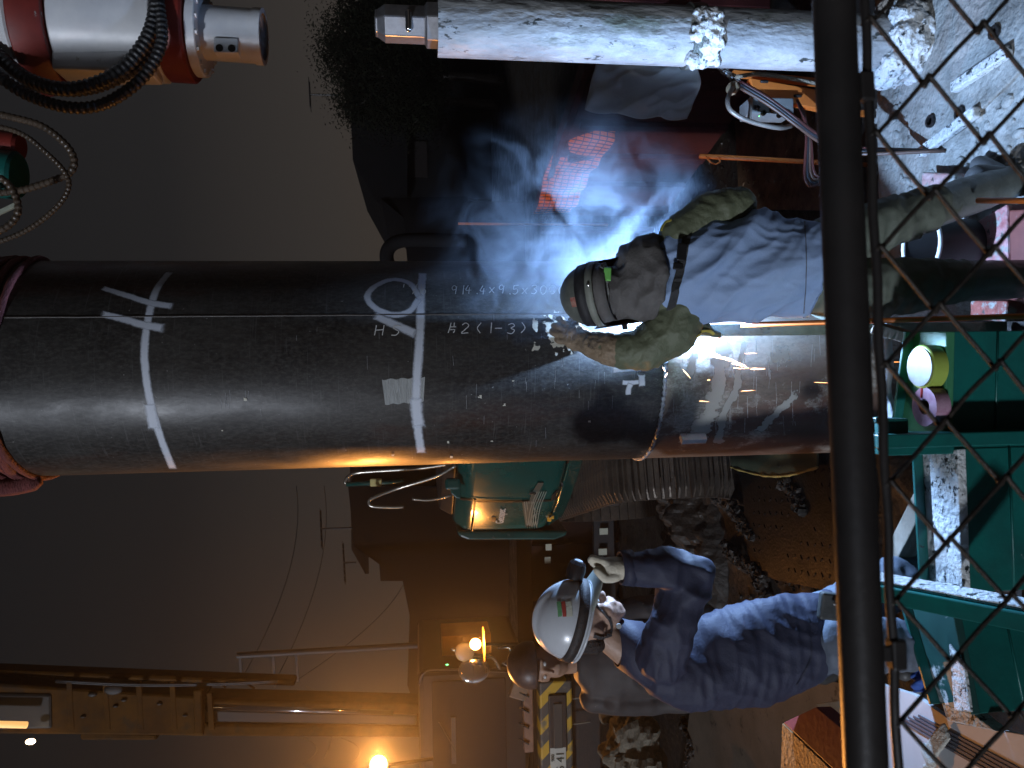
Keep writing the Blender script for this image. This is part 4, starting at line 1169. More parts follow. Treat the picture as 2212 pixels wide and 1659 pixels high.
# ================================================================== crane truck on the left with its boom
tk = thing('crane_truck', 'yellow crane truck with striped bumper dark cab and raised boom', 'truck', (-4.2, 8.6, 0))
TY = 8.4
def stripe_mat():
    m = bpy.data.materials.new('hazard_stripes'); m.use_nodes = True
    N, L = m.node_tree.nodes, m.node_tree.links; b = N['Principled BSDF']
    tc = N.new('ShaderNodeTexCoord'); sp = N.new('ShaderNodeSeparateXYZ'); L.new(tc.outputs['Object'], sp.inputs[0])
    ad = N.new('ShaderNodeMath'); ad.operation = 'ADD'; L.new(sp.outputs['X'], ad.inputs[0]); L.new(sp.outputs['Z'], ad.inputs[1])
    mu = N.new('ShaderNodeMath'); mu.operation = 'MULTIPLY'; L.new(ad.outputs[0], mu.inputs[0]); mu.inputs[1].default_value = 3.6
    fr = N.new('ShaderNodeMath'); fr.operation = 'FRACT'; L.new(mu.outputs[0], fr.inputs[0])
    gt = N.new('ShaderNodeMath'); gt.operation = 'GREATER_THAN'; L.new(fr.outputs[0], gt.inputs[0]); gt.inputs[1].default_value = 0.5
    nz = N.new('ShaderNodeTexNoise'); nz.inputs['Scale'].default_value = 9; nz.inputs['Detail'].default_value = 7
    L.new(tc.outputs['Object'], nz.inputs['Vector'])
    mx = N.new('ShaderNodeMix'); mx.data_type = 'RGBA'; L.new(gt.outputs[0], mx.inputs[0]); mx.inputs[6].default_value = (0.62, 0.36, 0.03, 1); mx.inputs[7].default_value = (0.06, 0.06, 0.055, 1)
    mr = N.new('ShaderNodeMapRange'); mr.inputs[1].default_value = 0.52; mr.inputs[2].default_value = 0.66; L.new(nz.outputs['Fac'], mr.inputs[0])
    m2 = N.new('ShaderNodeMix'); m2.data_type = 'RGBA'; L.new(mr.outputs[0], m2.inputs[0]); L.new(mx.outputs[2], m2.inputs[6]); m2.inputs[7].default_value = (0.20, 0.16, 0.10, 1)
    L.new(m2.outputs[2], b.inputs['Base Color']); b.inputs['Roughness'].default_value = 0.5
    return m
b0, b1 = at(1196, 1462, TY), at(1196, 1760, TY)
zc_b, hb = b0.z, at(1160, 1550, TY).z - at(1229, 1550, TY).z
MB().box(((b0.x + b1.x) / 2, TY, zc_b), (abs(b0.x - b1.x), 0.25, hb)).build('bumper', stripe_mat(), tk, bevel=0.02)
lp = at(1205, 1562, TY - 0.13)
MB().box(lp, (0.62, 0.03, 0.20)).build('lamp_housing', black_steel, tk, bevel=0.02)
MB().box(lp + Vector((-0.02, -0.02, 0)), (0.48, 0.02, 0.10)).build('lamp_lens', M('lens_dark', (0.08, 0.08, 0.075), None, 3, 0.15), tk, bevel=0.01)
pp = at(1206, 1648, TY - 0.14)
MB().box(pp, (0.33, 0.012, 0.17)).build('number_plate', M('plate_white', (0.5, 0.48, 0.42), (0.6, 0.58, 0.5), 6, 0.5), tk, bevel=0.004)
def text_flat(txt, p, size, mat, parent, name):
    cu = bpy.data.curves.new(name, 'FONT'); cu.body = txt; cu.size = size; cu.extrude = 0.002; cu.align_x = 'CENTER'; cu.align_y = 'CENTER'
    tmp = bpy.data.objects.new('tmp', cu); COL.objects.link(tmp)
    me = bpy.data.meshes.new_from_object(tmp.evaluated_get(bpy.context.evaluated_depsgraph_get()))
    bpy.data.objects.remove(tmp)
    me.transform(Matrix.Translation(p) @ Matrix.Rotation(math.pi / 2, 4, 'X'))
    return link_mesh(name, me, mat, parent)
ink = M('plate_ink', (0.03, 0.05, 0.03))
text_flat('5 41', pp + Vector((0.02, -0.009, -0.025)), 0.12, ink, tk, 'plate_lettering')
text_flat('900', pp + Vector((0.06, -0.009, 0.058)), 0.05, ink, tk, 'plate_lettering')
# cab with dark windscreen
cab_m = M('cab_dark', (0.010, 0.007, 0.006), (0.018, 0.013, 0.011), 3, 0.35)
cx0, cx1 = at(1000, 1448, TY + 0.1).x, at(1000, 1790, TY + 0.1).x
ct, cb = at(905, 1600, TY).z, at(1150, 1600, TY).z
MB().box(((cx0 + cx1) / 2, TY + 1.1, (ct + cb) / 2), (abs(cx1 - cx0), 1.9, ct - cb)).build('cab', cab_m, tk, bevel=0.06)
MB().box(((cx0 + cx1) / 2, TY + 0.14, (ct + cb) / 2 + 0.06), (abs(cx1 - cx0) * 0.86, 0.02, (ct - cb) * 0.66)).build('windscreen', M('dark_glass', (0.02, 0.02, 0.022), None, 3, 0.06, spec=0.8), tk, bevel=0.05)
MB().tube(smooth_path([at(905, 1480, TY), at(915, 1455, TY - 0.05), at(950, 1446, TY - 0.05), at(1120, 1452, TY - 0.05)]), 0.012, 8).build('screen_frame', cab_m, tk, smooth=True)
MB().tube([at(948, 1560, TY + 0.1), at(985, 1625, TY + 0.1)], 0.006, 6).build('wiper', black_steel, tk)
MB().box(at(980, 1600, TY + 0.11), (0.5, 0.012, 0.05)).build('dash_label', M('tan_panel', (0.05, 0.035, 0.025)), tk)
# headlamp steps and tow hook under the cab
MB().box(at(1140, 1530, TY - 0.02), (0.9, 0.12, 0.10)).build('step', M('step_pink', (0.18, 0.09, 0.06), (0.3, 0.16, 0.1), 5, 0.5), tk, bevel=0.01)
for k in range(4):
    MB().box(at(1132, 1500 + k * 34, TY - 0.09), (0.012, 0.03, 0.12), Matrix.Rotation(0.5, 3, 'Y')).build('step_slot', black_steel, tk)
MB().box(at(1125, 1480, TY - 0.05), (0.28, 0.10, 0.18), Matrix.Rotation(0.35, 3, 'Y')).build('bracket', M('bracket_tan', (0.16, 0.10, 0.06), (0.25, 0.16, 0.1), 5, 0.5), tk, bevel=0.012)
MB().box(at(1260, 1580, TY + 0.2), (1.9, 0.3, 0.34)).build('under_panel', black_steel, tk, bevel=0.02)
for px in (1510, 1565):
    MB().tube([at(1232, px, TY - 0.05), at(1275, px - 6, TY - 0.05)], 0.008, 6).build('stay', M('stay_steel', (0.3, 0.26, 0.2), metal=0.5), tk)
for sx_ in (0.35, 1.9):
    w0 = Vector((b0.x - sx_, TY + 0.9, 0.48))
    MB().lathe(w0, (1, 0, 0), [(0, 0.30), (0, 0.46), (0.04, 0.48), (0.22, 0.48), (0.26, 0.46), (0.26, 0.30)], 28).build('wheel', rubber, tk, auto=True)
# mirrors on an arm
arm = [at(1080, 1445, TY - 0.2), at(1062, 1420, TY - 0.3), at(1010, 1412, TY - 0.35), at(975, 1402, TY - 0.35)]
MB().tube(smooth_path(arm), 0.015, 8).build('mirror_arm', tube_m, tk, smooth=True)
MB().ell(at(1024, 1448, TY - 0.4), 0.13, 0.03, 0.16, Matrix.Rotation(0.2, 3, 'Z')).build('mirror', chrome, tk, smooth=True)
MB().ell(at(1004, 1408, TY - 0.38), 0.10, 0.03, 0.10).build('mirror', M('mirror_shell', (0.25, 0.2, 0.12), None, 4, 0.4), tk, smooth=True)
MB().tube([at(1075, 1400, TY - 0.1), at(1100, 1398, TY - 0.1), at(1110, 1420, TY - 0.1), at(1085, 1432, TY - 0.1), at(1120, 1450, TY - 0.1)], 0.012, 8).build('stay', tube_m, tk, smooth=True)
# amber work box with a lamp on its face
amber_box = M('amber_box', (0.55, 0.26, 0.03), (0.65, 0.32, 0.04), 4, 0.5)
e0, e1 = at(955, 1375, TY + 0.6), at(1062, 1445, TY + 0.6)
MB().box((e0 + e1) / 2 + Vector((0, 0.25, 0)), (abs(e0.x - e1.x), 0.5, abs(e0.z - e1.z))).build('tool_locker', amber_box, tk, bevel=0.012)
MB().box(((e0.x + e1.x) / 2, e0.y - 0.01, (e0.z + e1.z) / 2 - 0.10), (abs(e0.x - e1.x) * 0.96, 0.02, 0.30)).build('locker_door', amber_box, tk, bevel=0.006)
MB().ell(at(966, 1441, TY + 0.3), 0.03, 0.03, 0.03).build('green_light', M('green_light', (0.1, 0.8, 0.2), emit=((0.1, 1.0, 0.25), 9.0)), tk, smooth=True)
# boom: nested square sections with a ram and hose guide
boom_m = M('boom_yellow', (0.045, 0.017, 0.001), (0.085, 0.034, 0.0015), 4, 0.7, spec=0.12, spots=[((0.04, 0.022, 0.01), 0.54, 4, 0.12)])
BYd = 9.4
def boom_sec(name, x0, x1, y0, y1, dep, mat=boom_m):
    a, b = at(x0, (y0[0] + y1[0]) / 2, BYd), at(x1, (y0[1] + y1[1]) / 2, BYd)
    w0 = abs(at(x0, y0[0], BYd).x - at(x0, y1[0], BYd).x); w1 = abs(at(x1, y0[1], BYd).x - at(x1, y1[1], BYd).x)
    mb = MB()
    vs = []
    for p, w in ((a, w0), (b, w1)):
        for sx2, sy2 in ((-1, -1), (1, -1), (1, 1), (-1, 1)):
            vs.append(p + Vector((sx2 * w / 2, sy2 * dep / 2, 0)))
    mb.add(vs, [(3, 2, 1, 0), (4, 5, 6, 7), (0, 1, 5, 4), (1, 2, 6, 5), (2, 3, 7, 6), (3, 0, 4, 7)])
    return mb.build(name, mat, tk, bevel=0.03)
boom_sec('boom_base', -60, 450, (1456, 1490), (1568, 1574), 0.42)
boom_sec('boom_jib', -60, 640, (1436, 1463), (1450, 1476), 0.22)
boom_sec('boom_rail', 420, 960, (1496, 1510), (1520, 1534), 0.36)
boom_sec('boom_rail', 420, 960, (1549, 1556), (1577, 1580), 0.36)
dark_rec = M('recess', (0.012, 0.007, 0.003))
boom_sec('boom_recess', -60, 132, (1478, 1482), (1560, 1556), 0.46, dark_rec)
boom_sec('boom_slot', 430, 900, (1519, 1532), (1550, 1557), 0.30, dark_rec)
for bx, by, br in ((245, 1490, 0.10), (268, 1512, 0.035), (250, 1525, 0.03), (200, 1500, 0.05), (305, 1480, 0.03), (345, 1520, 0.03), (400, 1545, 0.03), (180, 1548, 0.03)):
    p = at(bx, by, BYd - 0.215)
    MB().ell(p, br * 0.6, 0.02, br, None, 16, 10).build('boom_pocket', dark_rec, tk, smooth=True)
for bx in (150, 228, 300, 372, 452):
    a, b_ = at(bx, 1472 if bx < 400 else 1496, BYd - 0.20), at(bx + 6, 1576, BYd - 0.20)
    MB().beam(a, b_, 0.03, 0.06).build('boom_rib', boom_m, tk, bevel=0.008)
for k in range(9):
    bx = 20 + k * 62
    a, b_ = at(bx, 1446 + bx * 0.035, BYd - 0.08), at(bx + 34, 1462 + bx * 0.05, BYd - 0.1)
    MB().beam(a, b_, 0.02, 0.02).build('boom_lacing', boom_m, tk)
for yy in (1470, 1473):
    MB().tube(smooth_path([at(120, yy, BYd - 0.2), at(300, yy + 8, BYd - 0.22), at(470, yy + 6, BYd - 0.2), at(600, yy, BYd - 0.2)]), 0.012, 6).build('boom_hose', rubber, tk, smooth=True)
MB().tube([at(462, 1527, BYd - 0.28), at(850, 1540, BYd - 0.28)], 0.03, 12).build('ram_rod', chrome, tk, smooth=True)
MB().box(at(430, 1535, BYd - 0.25), (0.5, 0.1, 0.1)).build('ram_clevis', boom_m, tk, bevel=0.02)
boom_sec('hose_guide', 180, 345, (1572, 1576), (1592, 1592), 0.2)
MB().tube([at(-40, 1564, BYd - 0.4), at(58, 1566, BYd - 0.4)], 0.035, 12).build('light_tube', M('warm_tube', (0.9, 0.6, 0.3), emit=((1.0, 0.55, 0.18), 1.0)), tk, smooth=True)
MB().ell(at(66, 1602, BYd - 0.4), 0.03, 0.03, 0.05).build('boom_lamp', M('warm_spot', (0.9, 0.6, 0.3), emit=((1.0, 0.75, 0.45), 12.0)), tk, smooth=True)

# broken spoil and a cut bank near the truck
def rock(px0, px1, py0, py1, Y, label, mat, seed):
    c = at((px0 + px1) / 2, (py0 + py1) / 2, Y)
    sz = abs(at(px0, py0, Y).z - at(px1, py0, Y).z) / 2; sx_ = abs(at(px0, py0, Y).x - at(px0, py1, Y).x) / 2
    mb = MB().ell(c, sx_, sx_ * 0.8, sz, None, 40, 28)
    for v in mb.v:
        d = (v - c)
        v += d.normalized() * (0.10 * noise.noise(d * 6 + Vector((seed, 0, 0))) + 0.05 * noise.noise(d * 17))
    o = mb.build('broken_concrete', mat, smooth=False, base=(c.x, c.y, 0))
    tag(o, label, 'rubble')
rub = M('rubble', (0.10, 0.085, 0.06), (0.19, 0.165, 0.12), 6, 0.8, bump=0.7, bscale=25)
rock(1310, 1430, 1545, 1700, 6.3, 'jagged lump of broken concrete below the striped bumper', rub, 1)
rock(1290, 1330, 1500, 1545, 6.6, 'small rounded lump of concrete beside the jagged one', rub, 4)
# rough heap of dug earth between the track and the container
hc = atz(1500, 1190, 0)
def heap(u, v):
    x_, y_ = (u - 0.5) * 2, (v - 0.5) * 2
    k = max(0.0, 1 - (x_ * x_ + y_ * y_)) ** 0.8
    p = Vector((hc.x - 0.1 + x_ * 1.15, hc.y + 0.1 + y_ * 0.75, 0))
    n_ = noise.noise(p * 2.5) * 0.25 + noise.noise(p * 7) * 0.14 + noise.noise(p * 17) * 0.07
    return Vector((p.x, p.y, -0.08 + k * (0.34 + n_)))
o = MB().grid(heap, 90, 70).build('earth_heap', mud, base=(hc.x, hc.y, 0))
tag(o, 'rough heap of dark dug earth between the crawler track and the container', 'earth')
# ridges of squeezed mud that catch the lamp
mb = MB()
for pts_ in (((1545, 1075), (1580, 1090), (1600, 1120), (1625, 1150)), ((1570, 1180), (1600, 1210), (1640, 1240), (1660, 1290)), ((1500, 1240), (1510, 1300), (1505, 1360)), ((1690, 1010), (1710, 1060), (1740, 1090)), ((1540, 1250), (1530, 1320), (1545, 1400)), ((1480, 1560), (1500, 1620), (1490, 1650))):
    P = smooth_path([atz(a, b_, 0.0) for a, b_ in pts_], 14)
    for p in P:
        for k in range(3):
            s_ = random.uniform(0.012, 0.04)
            q = p + Vector((random.gauss(0, 0.025), random.gauss(0, 0.025), 0))
            b0_ = len(mb.v)
            mb.ell(q + Vector((0, 0, s_ * 0.4)), s_, s_, s_ * random.uniform(0.6, 1.4), None, 7, 5)
            for v in mb.v[b0_:]:
                v += Vector((random.uniform(-1, 1), random.uniform(-1, 1), random.uniform(-1, 1))) * s_ * 0.3
o = mb.build('mud_ridges', mud); o['kind'] = 'stuff'
tag(o, 'squeezed mud ridges crossing the dark ground behind the navy jacket', 'mud')
# red box beam at lower left and striped sheet
t = thing('red_box_beam', 'red box beam with a rust-lit top at the lower left corner', 'beam', atz(1800, 1620, 0.3))
zR = at(1690, 1560, 2.75).z
Ar, Dr, Br, Cr = atz(1689, 1562, zR), atz(1795, 1662, zR), atz(1760, 1528, zR - 0.05), atz(1870, 1620, zR - 0.05)
Er = Ar + Vector((-0.5, 0.05, 0)); Fr = Dr + Vector((-0.5, 0.05, 0)) + (Dr - Ar) * 0.5
D2, C2 = Dr + (Dr - Ar) * 0.5, Cr.copy()
gold = M('rust_scale', (0.16, 0.075, 0.03), (0.34, 0.19, 0.08), 30, 0.5, bump=1.0, bscale=60, stretch=(1, 1, 1))
MB().prism([Ar, D2, Fr, Er], (0, 0, -0.02)).build('top_plate', gold, t, bevel=0.003)
rd = M('box_red', (0.24, 0.045, 0.05), (0.32, 0.07, 0.065), 4, 0.5, bump=0.1, spots=[((0.08, 0.03, 0.03), 0.66, 12, 0.05)])
off = Vector((0.003, -0.003, -0.004))
MB().prism([Ar + off, D2 + off, C2 + (D2 - Dr) * 0 + off, Br + off], (-0.02, 0.02, -0.02)).build('side_plate', rd, t, bevel=0.003)
MB().prism([Br + off, C2 + off, C2 + Vector((0, 0, -0.06)), Br + Vector((0, 0, -0.06))], (-0.02, 0.02, 0)).build('lower_plate', rd, t, bevel=0.003)
t = thing('striped_sheet', 'white board with a band of grey stripes lying at the bottom corner', 'board', atz(2080, 1620, 0.25))
zS = 0.55
MB().prism([atz(1880, 1470, zS), atz(1975, 1500, zS), atz(2060, 1560, zS), atz(2290, 1600, zS), atz(2330, 1800, zS), atz(1880, 1800, zS)], (0, 0, -0.02)).build('board', M('white_board', (0.50, 0.51, 0.52), (0.58, 0.59, 0.6), 3, 0.5), t, bevel=0.003)
stripe_ink = M('stripe_ink', (0.10, 0.10, 0.12))
for k in range(5):
    a, b = atz(1940 + k * 11, 1540 - k * 2 + 14, zS + 0.003), atz(2180 + k * 12, 1692 - k * 4, zS + 0.003)
    MB().beam(a, b, 0.009, 0.003).build('stripe', stripe_ink, t)
t = thing('grey_ledge_plate', 'grey flat plate beyond the red box beam', 'steel plate', atz(1860, 1520, 0.2))
MB().prism([atz(1762, 1520, 0.40), atz(1990, 1490, 0.40), atz(1990, 1530, 0.40), atz(1800, 1560, 0.40)], (0, 0, -0.03)).build('sheet', M('grey_steel', (0.14, 0.16, 0.14), (0.2, 0.22, 0.2), 6, 0.5), t, bevel=0.003)
# work glove on the board
gl = MB()
g0, g1 = atz(2028, 1596, zS + 0.03), atz(1985, 1665, zS + 0.03)
gl.ell((g0 + g1) / 2, 0.045, 0.03, 0.018, Matrix.Rotation(0.8, 3, 'Z'))
for k in range(4):
    a = g0.lerp(g1, 0.4) + Vector((0.012 * (k - 1.5), 0.008 * (k - 1.5), 0)); gl.limb([a, a + (g0 - g1) * 0.45 + Vector((0, 0, -0.004)), a + (g0 - g1) * 0.62 + Vector((0, 0, -0.012))], [0.010, 0.009, 0.008])
gl.limb([(g0 + g1) / 2, (g0 + g1) / 2 + Vector((-0.04, 0.0, 0)), (g0 + g1) / 2 + Vector((-0.055, 0.025, 0))], [0.011, 0.010, 0.008])
o = link_mesh('work_glove', fuse(gl, 0.004, 2, lambda p, n_: 0.003 * wob(p, 60)), M('cotton', (0.45, 0.43, 0.38), (0.56, 0.54, 0.48), 30, 0.9, bump=0.4, bscale=200), None, g1)
tag(o, 'cream work glove lying on the striped board', 'glove')
# blue rag by the clamp
t = MB().grid(lambda u, v: atz(1972 + u * 42, 1440 + v * 55, 0.62) + Vector((0, 0, 0.03 * noise.noise(Vector((u * 4, v * 4, 9))) - 0.04 * u)), 18, 18).build('blue_rag', M('blue_cloth', (0.03, 0.10, 0.42), (0.05, 0.14, 0.5), 8, 0.8, bump=0.3), smooth=True, thick=0.004, base=atz(1990, 1465, 0.6))
tag(t, 'bright blue rag beside the teal clamp', 'rag')

# red and pink painted clamp shoes by the welder's feet
for k, (pts, lab) in enumerate(((((1990, 372), (1990, 445), (2060, 455), (2060, 375)), 'pale red painted plate between the welder and the casing'),
                                (((2105, 480), (2175, 440), (2180, 640), (2110, 650)), 'pink and white block beside the welder boots'),
                                (((2095, 650), (2095, 690), (2170, 695), (2175, 650)), 'red block behind the orange stake'))):
    cs = [atz(*p, 0.10) for p in pts]
    o = MB().prism(cs, (0, 0, -0.12)).build('timber_block', M('block_red%d' % k, ((0.30, 0.13, 0.12), (0.28, 0.09, 0.09), (0.16, 0.04, 0.03))[k], ((0.45, 0.33, 0.33), (0.46, 0.26, 0.27), (0.28, 0.08, 0.06))[k], 9, 0.6, bump=0.5, spots=[((0.24, 0.24, 0.22), 0.5, 9, 0.06), ((0.05, 0.045, 0.04), 0.6, 14, 0.05)]), bevel=0.008, base=cs[0])
    tag(o, lab, 'block')
o = MB().prism([atz(2140, 455, 0.09), atz(2260, 450, 0.09), atz(2260, 670, 0.09), atz(2150, 640, 0.09)], (0, 0, -0.1)).build('clamp_shoe', M('shoe_red', (0.11, 0.028, 0.022), (0.17, 0.05, 0.04), 6, 0.5, spots=[((0.2, 0.19, 0.18), 0.58, 8, 0.06)]), bevel=0.008, base=atz(2200, 550, 0))
tag(o, 'dark red steel block on the ground between the welder boots', 'block')
hp = atz(2000, 540, 0.0)
o = MB().tube([hp + Vector((0.075 * math.cos(a), 0.075 * math.sin(a) * 1.0, 0.30)) for a in np.linspace(0, 2 * math.pi, 33)], 0.012, 8, cap=False)
t = thing('bucket', 'dark bucket with a white rim between the welder legs', 'bucket', atz(2010, 530, 0))
bz = at(1990, 530, 3.1); b0_ = Vector((bz.x, 3.1, 0))
MB().lathe(b0_, (0, 0, 1), [(0, 0.10), (bz.z - 0.01, 0.125), (bz.z - 0.01, 0.118), (0.02, 0.095)], 28, cap=False).build('pail', M('bucket_black', (0.02, 0.02, 0.02), None, 4, 0.5), t, auto=True)
MB().tube([b0_ + Vector((0.124 * math.cos(a), 0.124 * math.sin(a), bz.z)) for a in np.linspace(0, 2 * math.pi, 41)], 0.009, 8, cap=False).build('rim', M('rim_white', (0.55, 0.56, 0.56)), t, smooth=True)

# ================================================================== far background: houses, trees, pole
dark_wall = M('dark_wall', (0.004, 0.004, 0.0045), (0.006, 0.006, 0.0065), 2, 0.95, spec=0.05)
dark_roof = M('dark_roof', (0.004, 0.004, 0.0045), (0.006, 0.006, 0.007), 3, 0.95, bump=0.2, spec=0.05)
brown_wall = M('brown_wall', (0.012, 0.0055, 0.0045), (0.019, 0.009, 0.0075), 2, 0.9, spec=0.2)
def house(x0, x1, y0, y1, eave, ridge_h, label, axis='x', wall=dark_wall, windows=()):
    t = thing('house', label, 'house', ((x0 + x1) / 2, y0, 0))
    MB().box(((x0 + x1) / 2, (y0 + y1) / 2, eave / 2), (x1 - x0, y1 - y0, eave)).build('wall', wall, t)
    o = 0.5
    if axis == 'x':      # ridge runs across the view
        ym = (y0 + y1) / 2
        prof = [(y0 - o, eave - 0.1), (ym, ridge_h), (y1 + o, eave - 0.1), (y1 + o, eave + 0.02), (ym, ridge_h + 0.16), (y0 - o, eave + 0.02)]
        MB().prism([Vector((x0 - o, a, b)) for a, b in prof], (x1 - x0 + 2 * o, 0, 0)).build('roof', dark_roof, t)
        MB().prism([Vector((x0, y0, eave)), Vector((x0, ym, ridge_h)), Vector((x0, y1, eave))], (x1 - x0, 0, 0)).build('gable', wall, t)
    else:
        xm = (x0 + x1) / 2
        prof = [(x0 - o, eave - 0.1), (xm, ridge_h), (x1 + o, eave - 0.1), (x1 + o, eave + 0.02), (xm, ridge_h + 0.16), (x0 - o, eave + 0.02)]
        MB().prism([Vector((a, y0 - o, b)) for a, b in prof], (0, y1 - y0 + 2 * o, 0)).build('roof', dark_roof, t)
        MB().prism([Vector((x0, y0, eave)), Vector((xm, y0, ridge_h)), Vector((x1, y0, eave))], (0, y1 - y0, 0)).build('gable', wall, t)
    for (wx, wz, ww, wh) in windows:
        f = MB().box((wx, y0 - 0.02, wz), (ww, 0.08, wh)).build('window', M('frame_dark', (0.012, 0.01, 0.01), spec=0.1), t)
        MB().box((wx, y0 - 0.065, wz), (ww * 0.86, 0.02, wh * 0.86)).build('pane', M('pane_dark', (0.015, 0.012, 0.012), None, 2, 0.1), f)
    return t
def antenna(base, h, label):
    t = thing('tv_antenna', label, 'antenna', base)
    MB().tube([base, base + Vector((0, 0, h))], 0.03, 6).build('mast', black_steel, t)
    tp_ = base + Vector((0, 0, h))
    MB().tube([tp_ + Vector((-0.5, -0.3, -0.05)), tp_ + Vector((0.5, 0.3, 0.05))], 0.03, 6).build('boom', black_steel, t)
    for k in range(7):
        p = tp_ + Vector((-0.5 + k / 6, -0.3 + 0.6 * k / 6, -0.05 + 0.1 * k / 6))
        MB().tube([p + Vector((0.10, -0.2, 0.0)), p + Vector((-0.10, 0.2, 0.0))], 0.012, 5).build('element', black_steel, t)
# right-hand houses
HY = 24.0
eL, eR, rR = at(820, 440, HY), at(760, 270, HY), at(758, 330, HY)
hA = thing('house', 'tall black silhouetted house with a hipped roof behind the smoke', 'house', (at(760, 200, HY).x, HY, 0))
roofpts = [at(830, 448, HY), at(812, 436, HY), at(762, 345, HY), at(758, 250, HY), at(790, -150, HY), at(880, -150, HY), at(880, 430, HY)]
MB().prism(roofpts, (0, 7, 0)).build('roof', dark_roof, hA)
wl0, wr0 = at(860, 428, HY + 0.6), at(860, -200, HY + 0.6)
MB().box(((wl0.x + wr0.x) / 2, HY + 4, wl0.z / 2), (abs(wr0.x - wl0.x), 6.8, wl0.z)).build('wall', dark_wall, hA)
for k in range(3):
    MB().box((wl0.x + 1.2 + k * 1.9, HY + 0.57, 2.6), (1.1, 0.08, 1.2)).build('window', M('frame_dark', (0.012, 0.01, 0.01), spec=0.1), hA)
hB = thing('house', 'low black outbuilding with a sloping roof beside the pile', 'house', (at(900, 500, 17).x, 17, 0))
MB().prism([at(822, 428, 17), at(842, 424, 17), at(872, 470, 17), at(880, 560, 17), at(892, 720, 17), at(1010, 720, 17), at(1010, 424, 17)], (0, 4, 0)).build('roof', dark_roof, hB)
w0_, w1_ = at(1000, 430, 17.2), at(1000, 720, 17.2)
MB().box(((w0_.x + w1_.x) / 2, 19.2, w0_.z / 2), (abs(w0_.x - w1_.x), 3.6, w0_.z)).build('wall', dark_wall, hB)
# hooped pipe against the sky by the pile
t = thing('hose_arch', 'black hose arching over the outbuilding beside the pile', 'hose', (at(860, 540, 8.5).x, 8.5, 0))
MB().tube(smooth_path([at(1010, 520, 8.5), at(900, 518, 8.5), at(855, 524, 8.5), at(836, 545, 8.5), at(842, 575, 8.5), at(880, 600, 8.5), at(1200, 600, 8.5)]), 0.075, 12).build('arch', M('matte_rubber', (0.008, 0.008, 0.009), None, 5, 0.9, spec=0.1), t, smooth=True)
antenna(at(700, 205, 26) - Vector((0, 0, 0.5)), 0.95, 'television antenna on a mast above the trees')
# left-hand houses
house(at(760, 1200, 26).x, at(760, 1010, 26).x, 26, 33, at(790, 1100, 26).z, at(748, 1080, 26).z, 'dark silhouetted house behind the teal excavator', 'x', brown_wall)
hC = thing('house', 'dark stepped house silhouette behind the crane truck', 'house', (at(880, 1300, 22).x, 22, 0))
MB().prism([at(752, 1050, 22), at(765, 1180, 22), at(835, 1225, 22), at(842, 1238, 22), at(818, 1205, 22), at(830, 1252, 22), at(870, 1255, 22), at(885, 1330, 22), at(880, 1480, 22), at(980, 1720, 22), at(1200, 1720, 22), at(1200, 1050, 22)][0:3] + [at(818, 1205, 22), at(822, 1255, 22), at(870, 1255, 22), at(885, 1330, 22), at(880, 1480, 22), at(960, 1720, 22), at(1100, 1720, 22), at(1100, 1050, 22)], (0, 5, 0)).build('roof', dark_roof, hC)
w0_, w1_ = at(1000, 1060, 22.2), at(1000, 1700, 22.2)
MB().box(((w0_.x + w1_.x) / 2, 24.3, w0_.z / 2), (abs(w0_.x - w1_.x), 4.4, w0_.z)).build('wall', brown_wall, hC)
for (a, b_) in ((1020, 1240), (1025, 1300), (1110, 1240)):
    p = at(a, b_, 22.15)
    f = MB().box(p, (0.7, 0.08, 0.9)).build('window', M('frame_brown', (0.06, 0.03, 0.02)), hC)
    MB().box(p + Vector((0, -0.05, 0)), (0.6, 0.02, 0.8)).build('pane', M('pane_dark', (0.015, 0.012, 0.012), None, 2, 0.1), f)
antenna(at(760, 1140, 24), 0.9, 'television antenna on the roof behind the excavator')
antenna(at(770, 1215, 23), 0.35, 'small aerial on the roof edge behind the excavator')
# container wall with vents behind the man in the navy jacket
t = thing('site_container', 'brown site container wall with pale stickers behind the navy jacket', 'container', (at(1250, 1230, 9.5).x, 9.5, 0))
c0_, c1_ = at(1170, 1120, 9.5), at(1170, 1480, 9.5)
hz = at(1150, 1250, 9.5).z
MB().box(((c0_.x + c1_.x) / 2, 10.3, hz / 2), (abs(c0_.x - c1_.x), 1.5, hz)).build('wall', brown_wall, t, bevel=0.01)
for px in (1180, 1300, 1420):
    p = at(1250, px, 9.5)
    MB().box((p.x, 9.52, hz / 2), (0.06, 0.06, hz)).build('rib', brown_wall, t)
post = M('post_dark', (0.012, 0.012, 0.014), (0.02, 0.02, 0.022), 3, 0.5)
MB().prism([at(1283, 1120, 9.3), at(1283, 1300, 9.3), at(1330, 1300, 9.3), at(1325, 1120, 9.3)], (0, 0.08, 0)).build('lower_beam', post, t)
for (a, b_) in ((1185, 1182), (1183, 1210), (1304, 1148), (1302, 1192)):
    p = at(a, b_, 9.25)
    MB().box(p, (0.075, 0.01, 0.10 if a > 1250 else 0.07)).build('sticker', M('sticker', (0.5, 0.5, 0.4)), t)
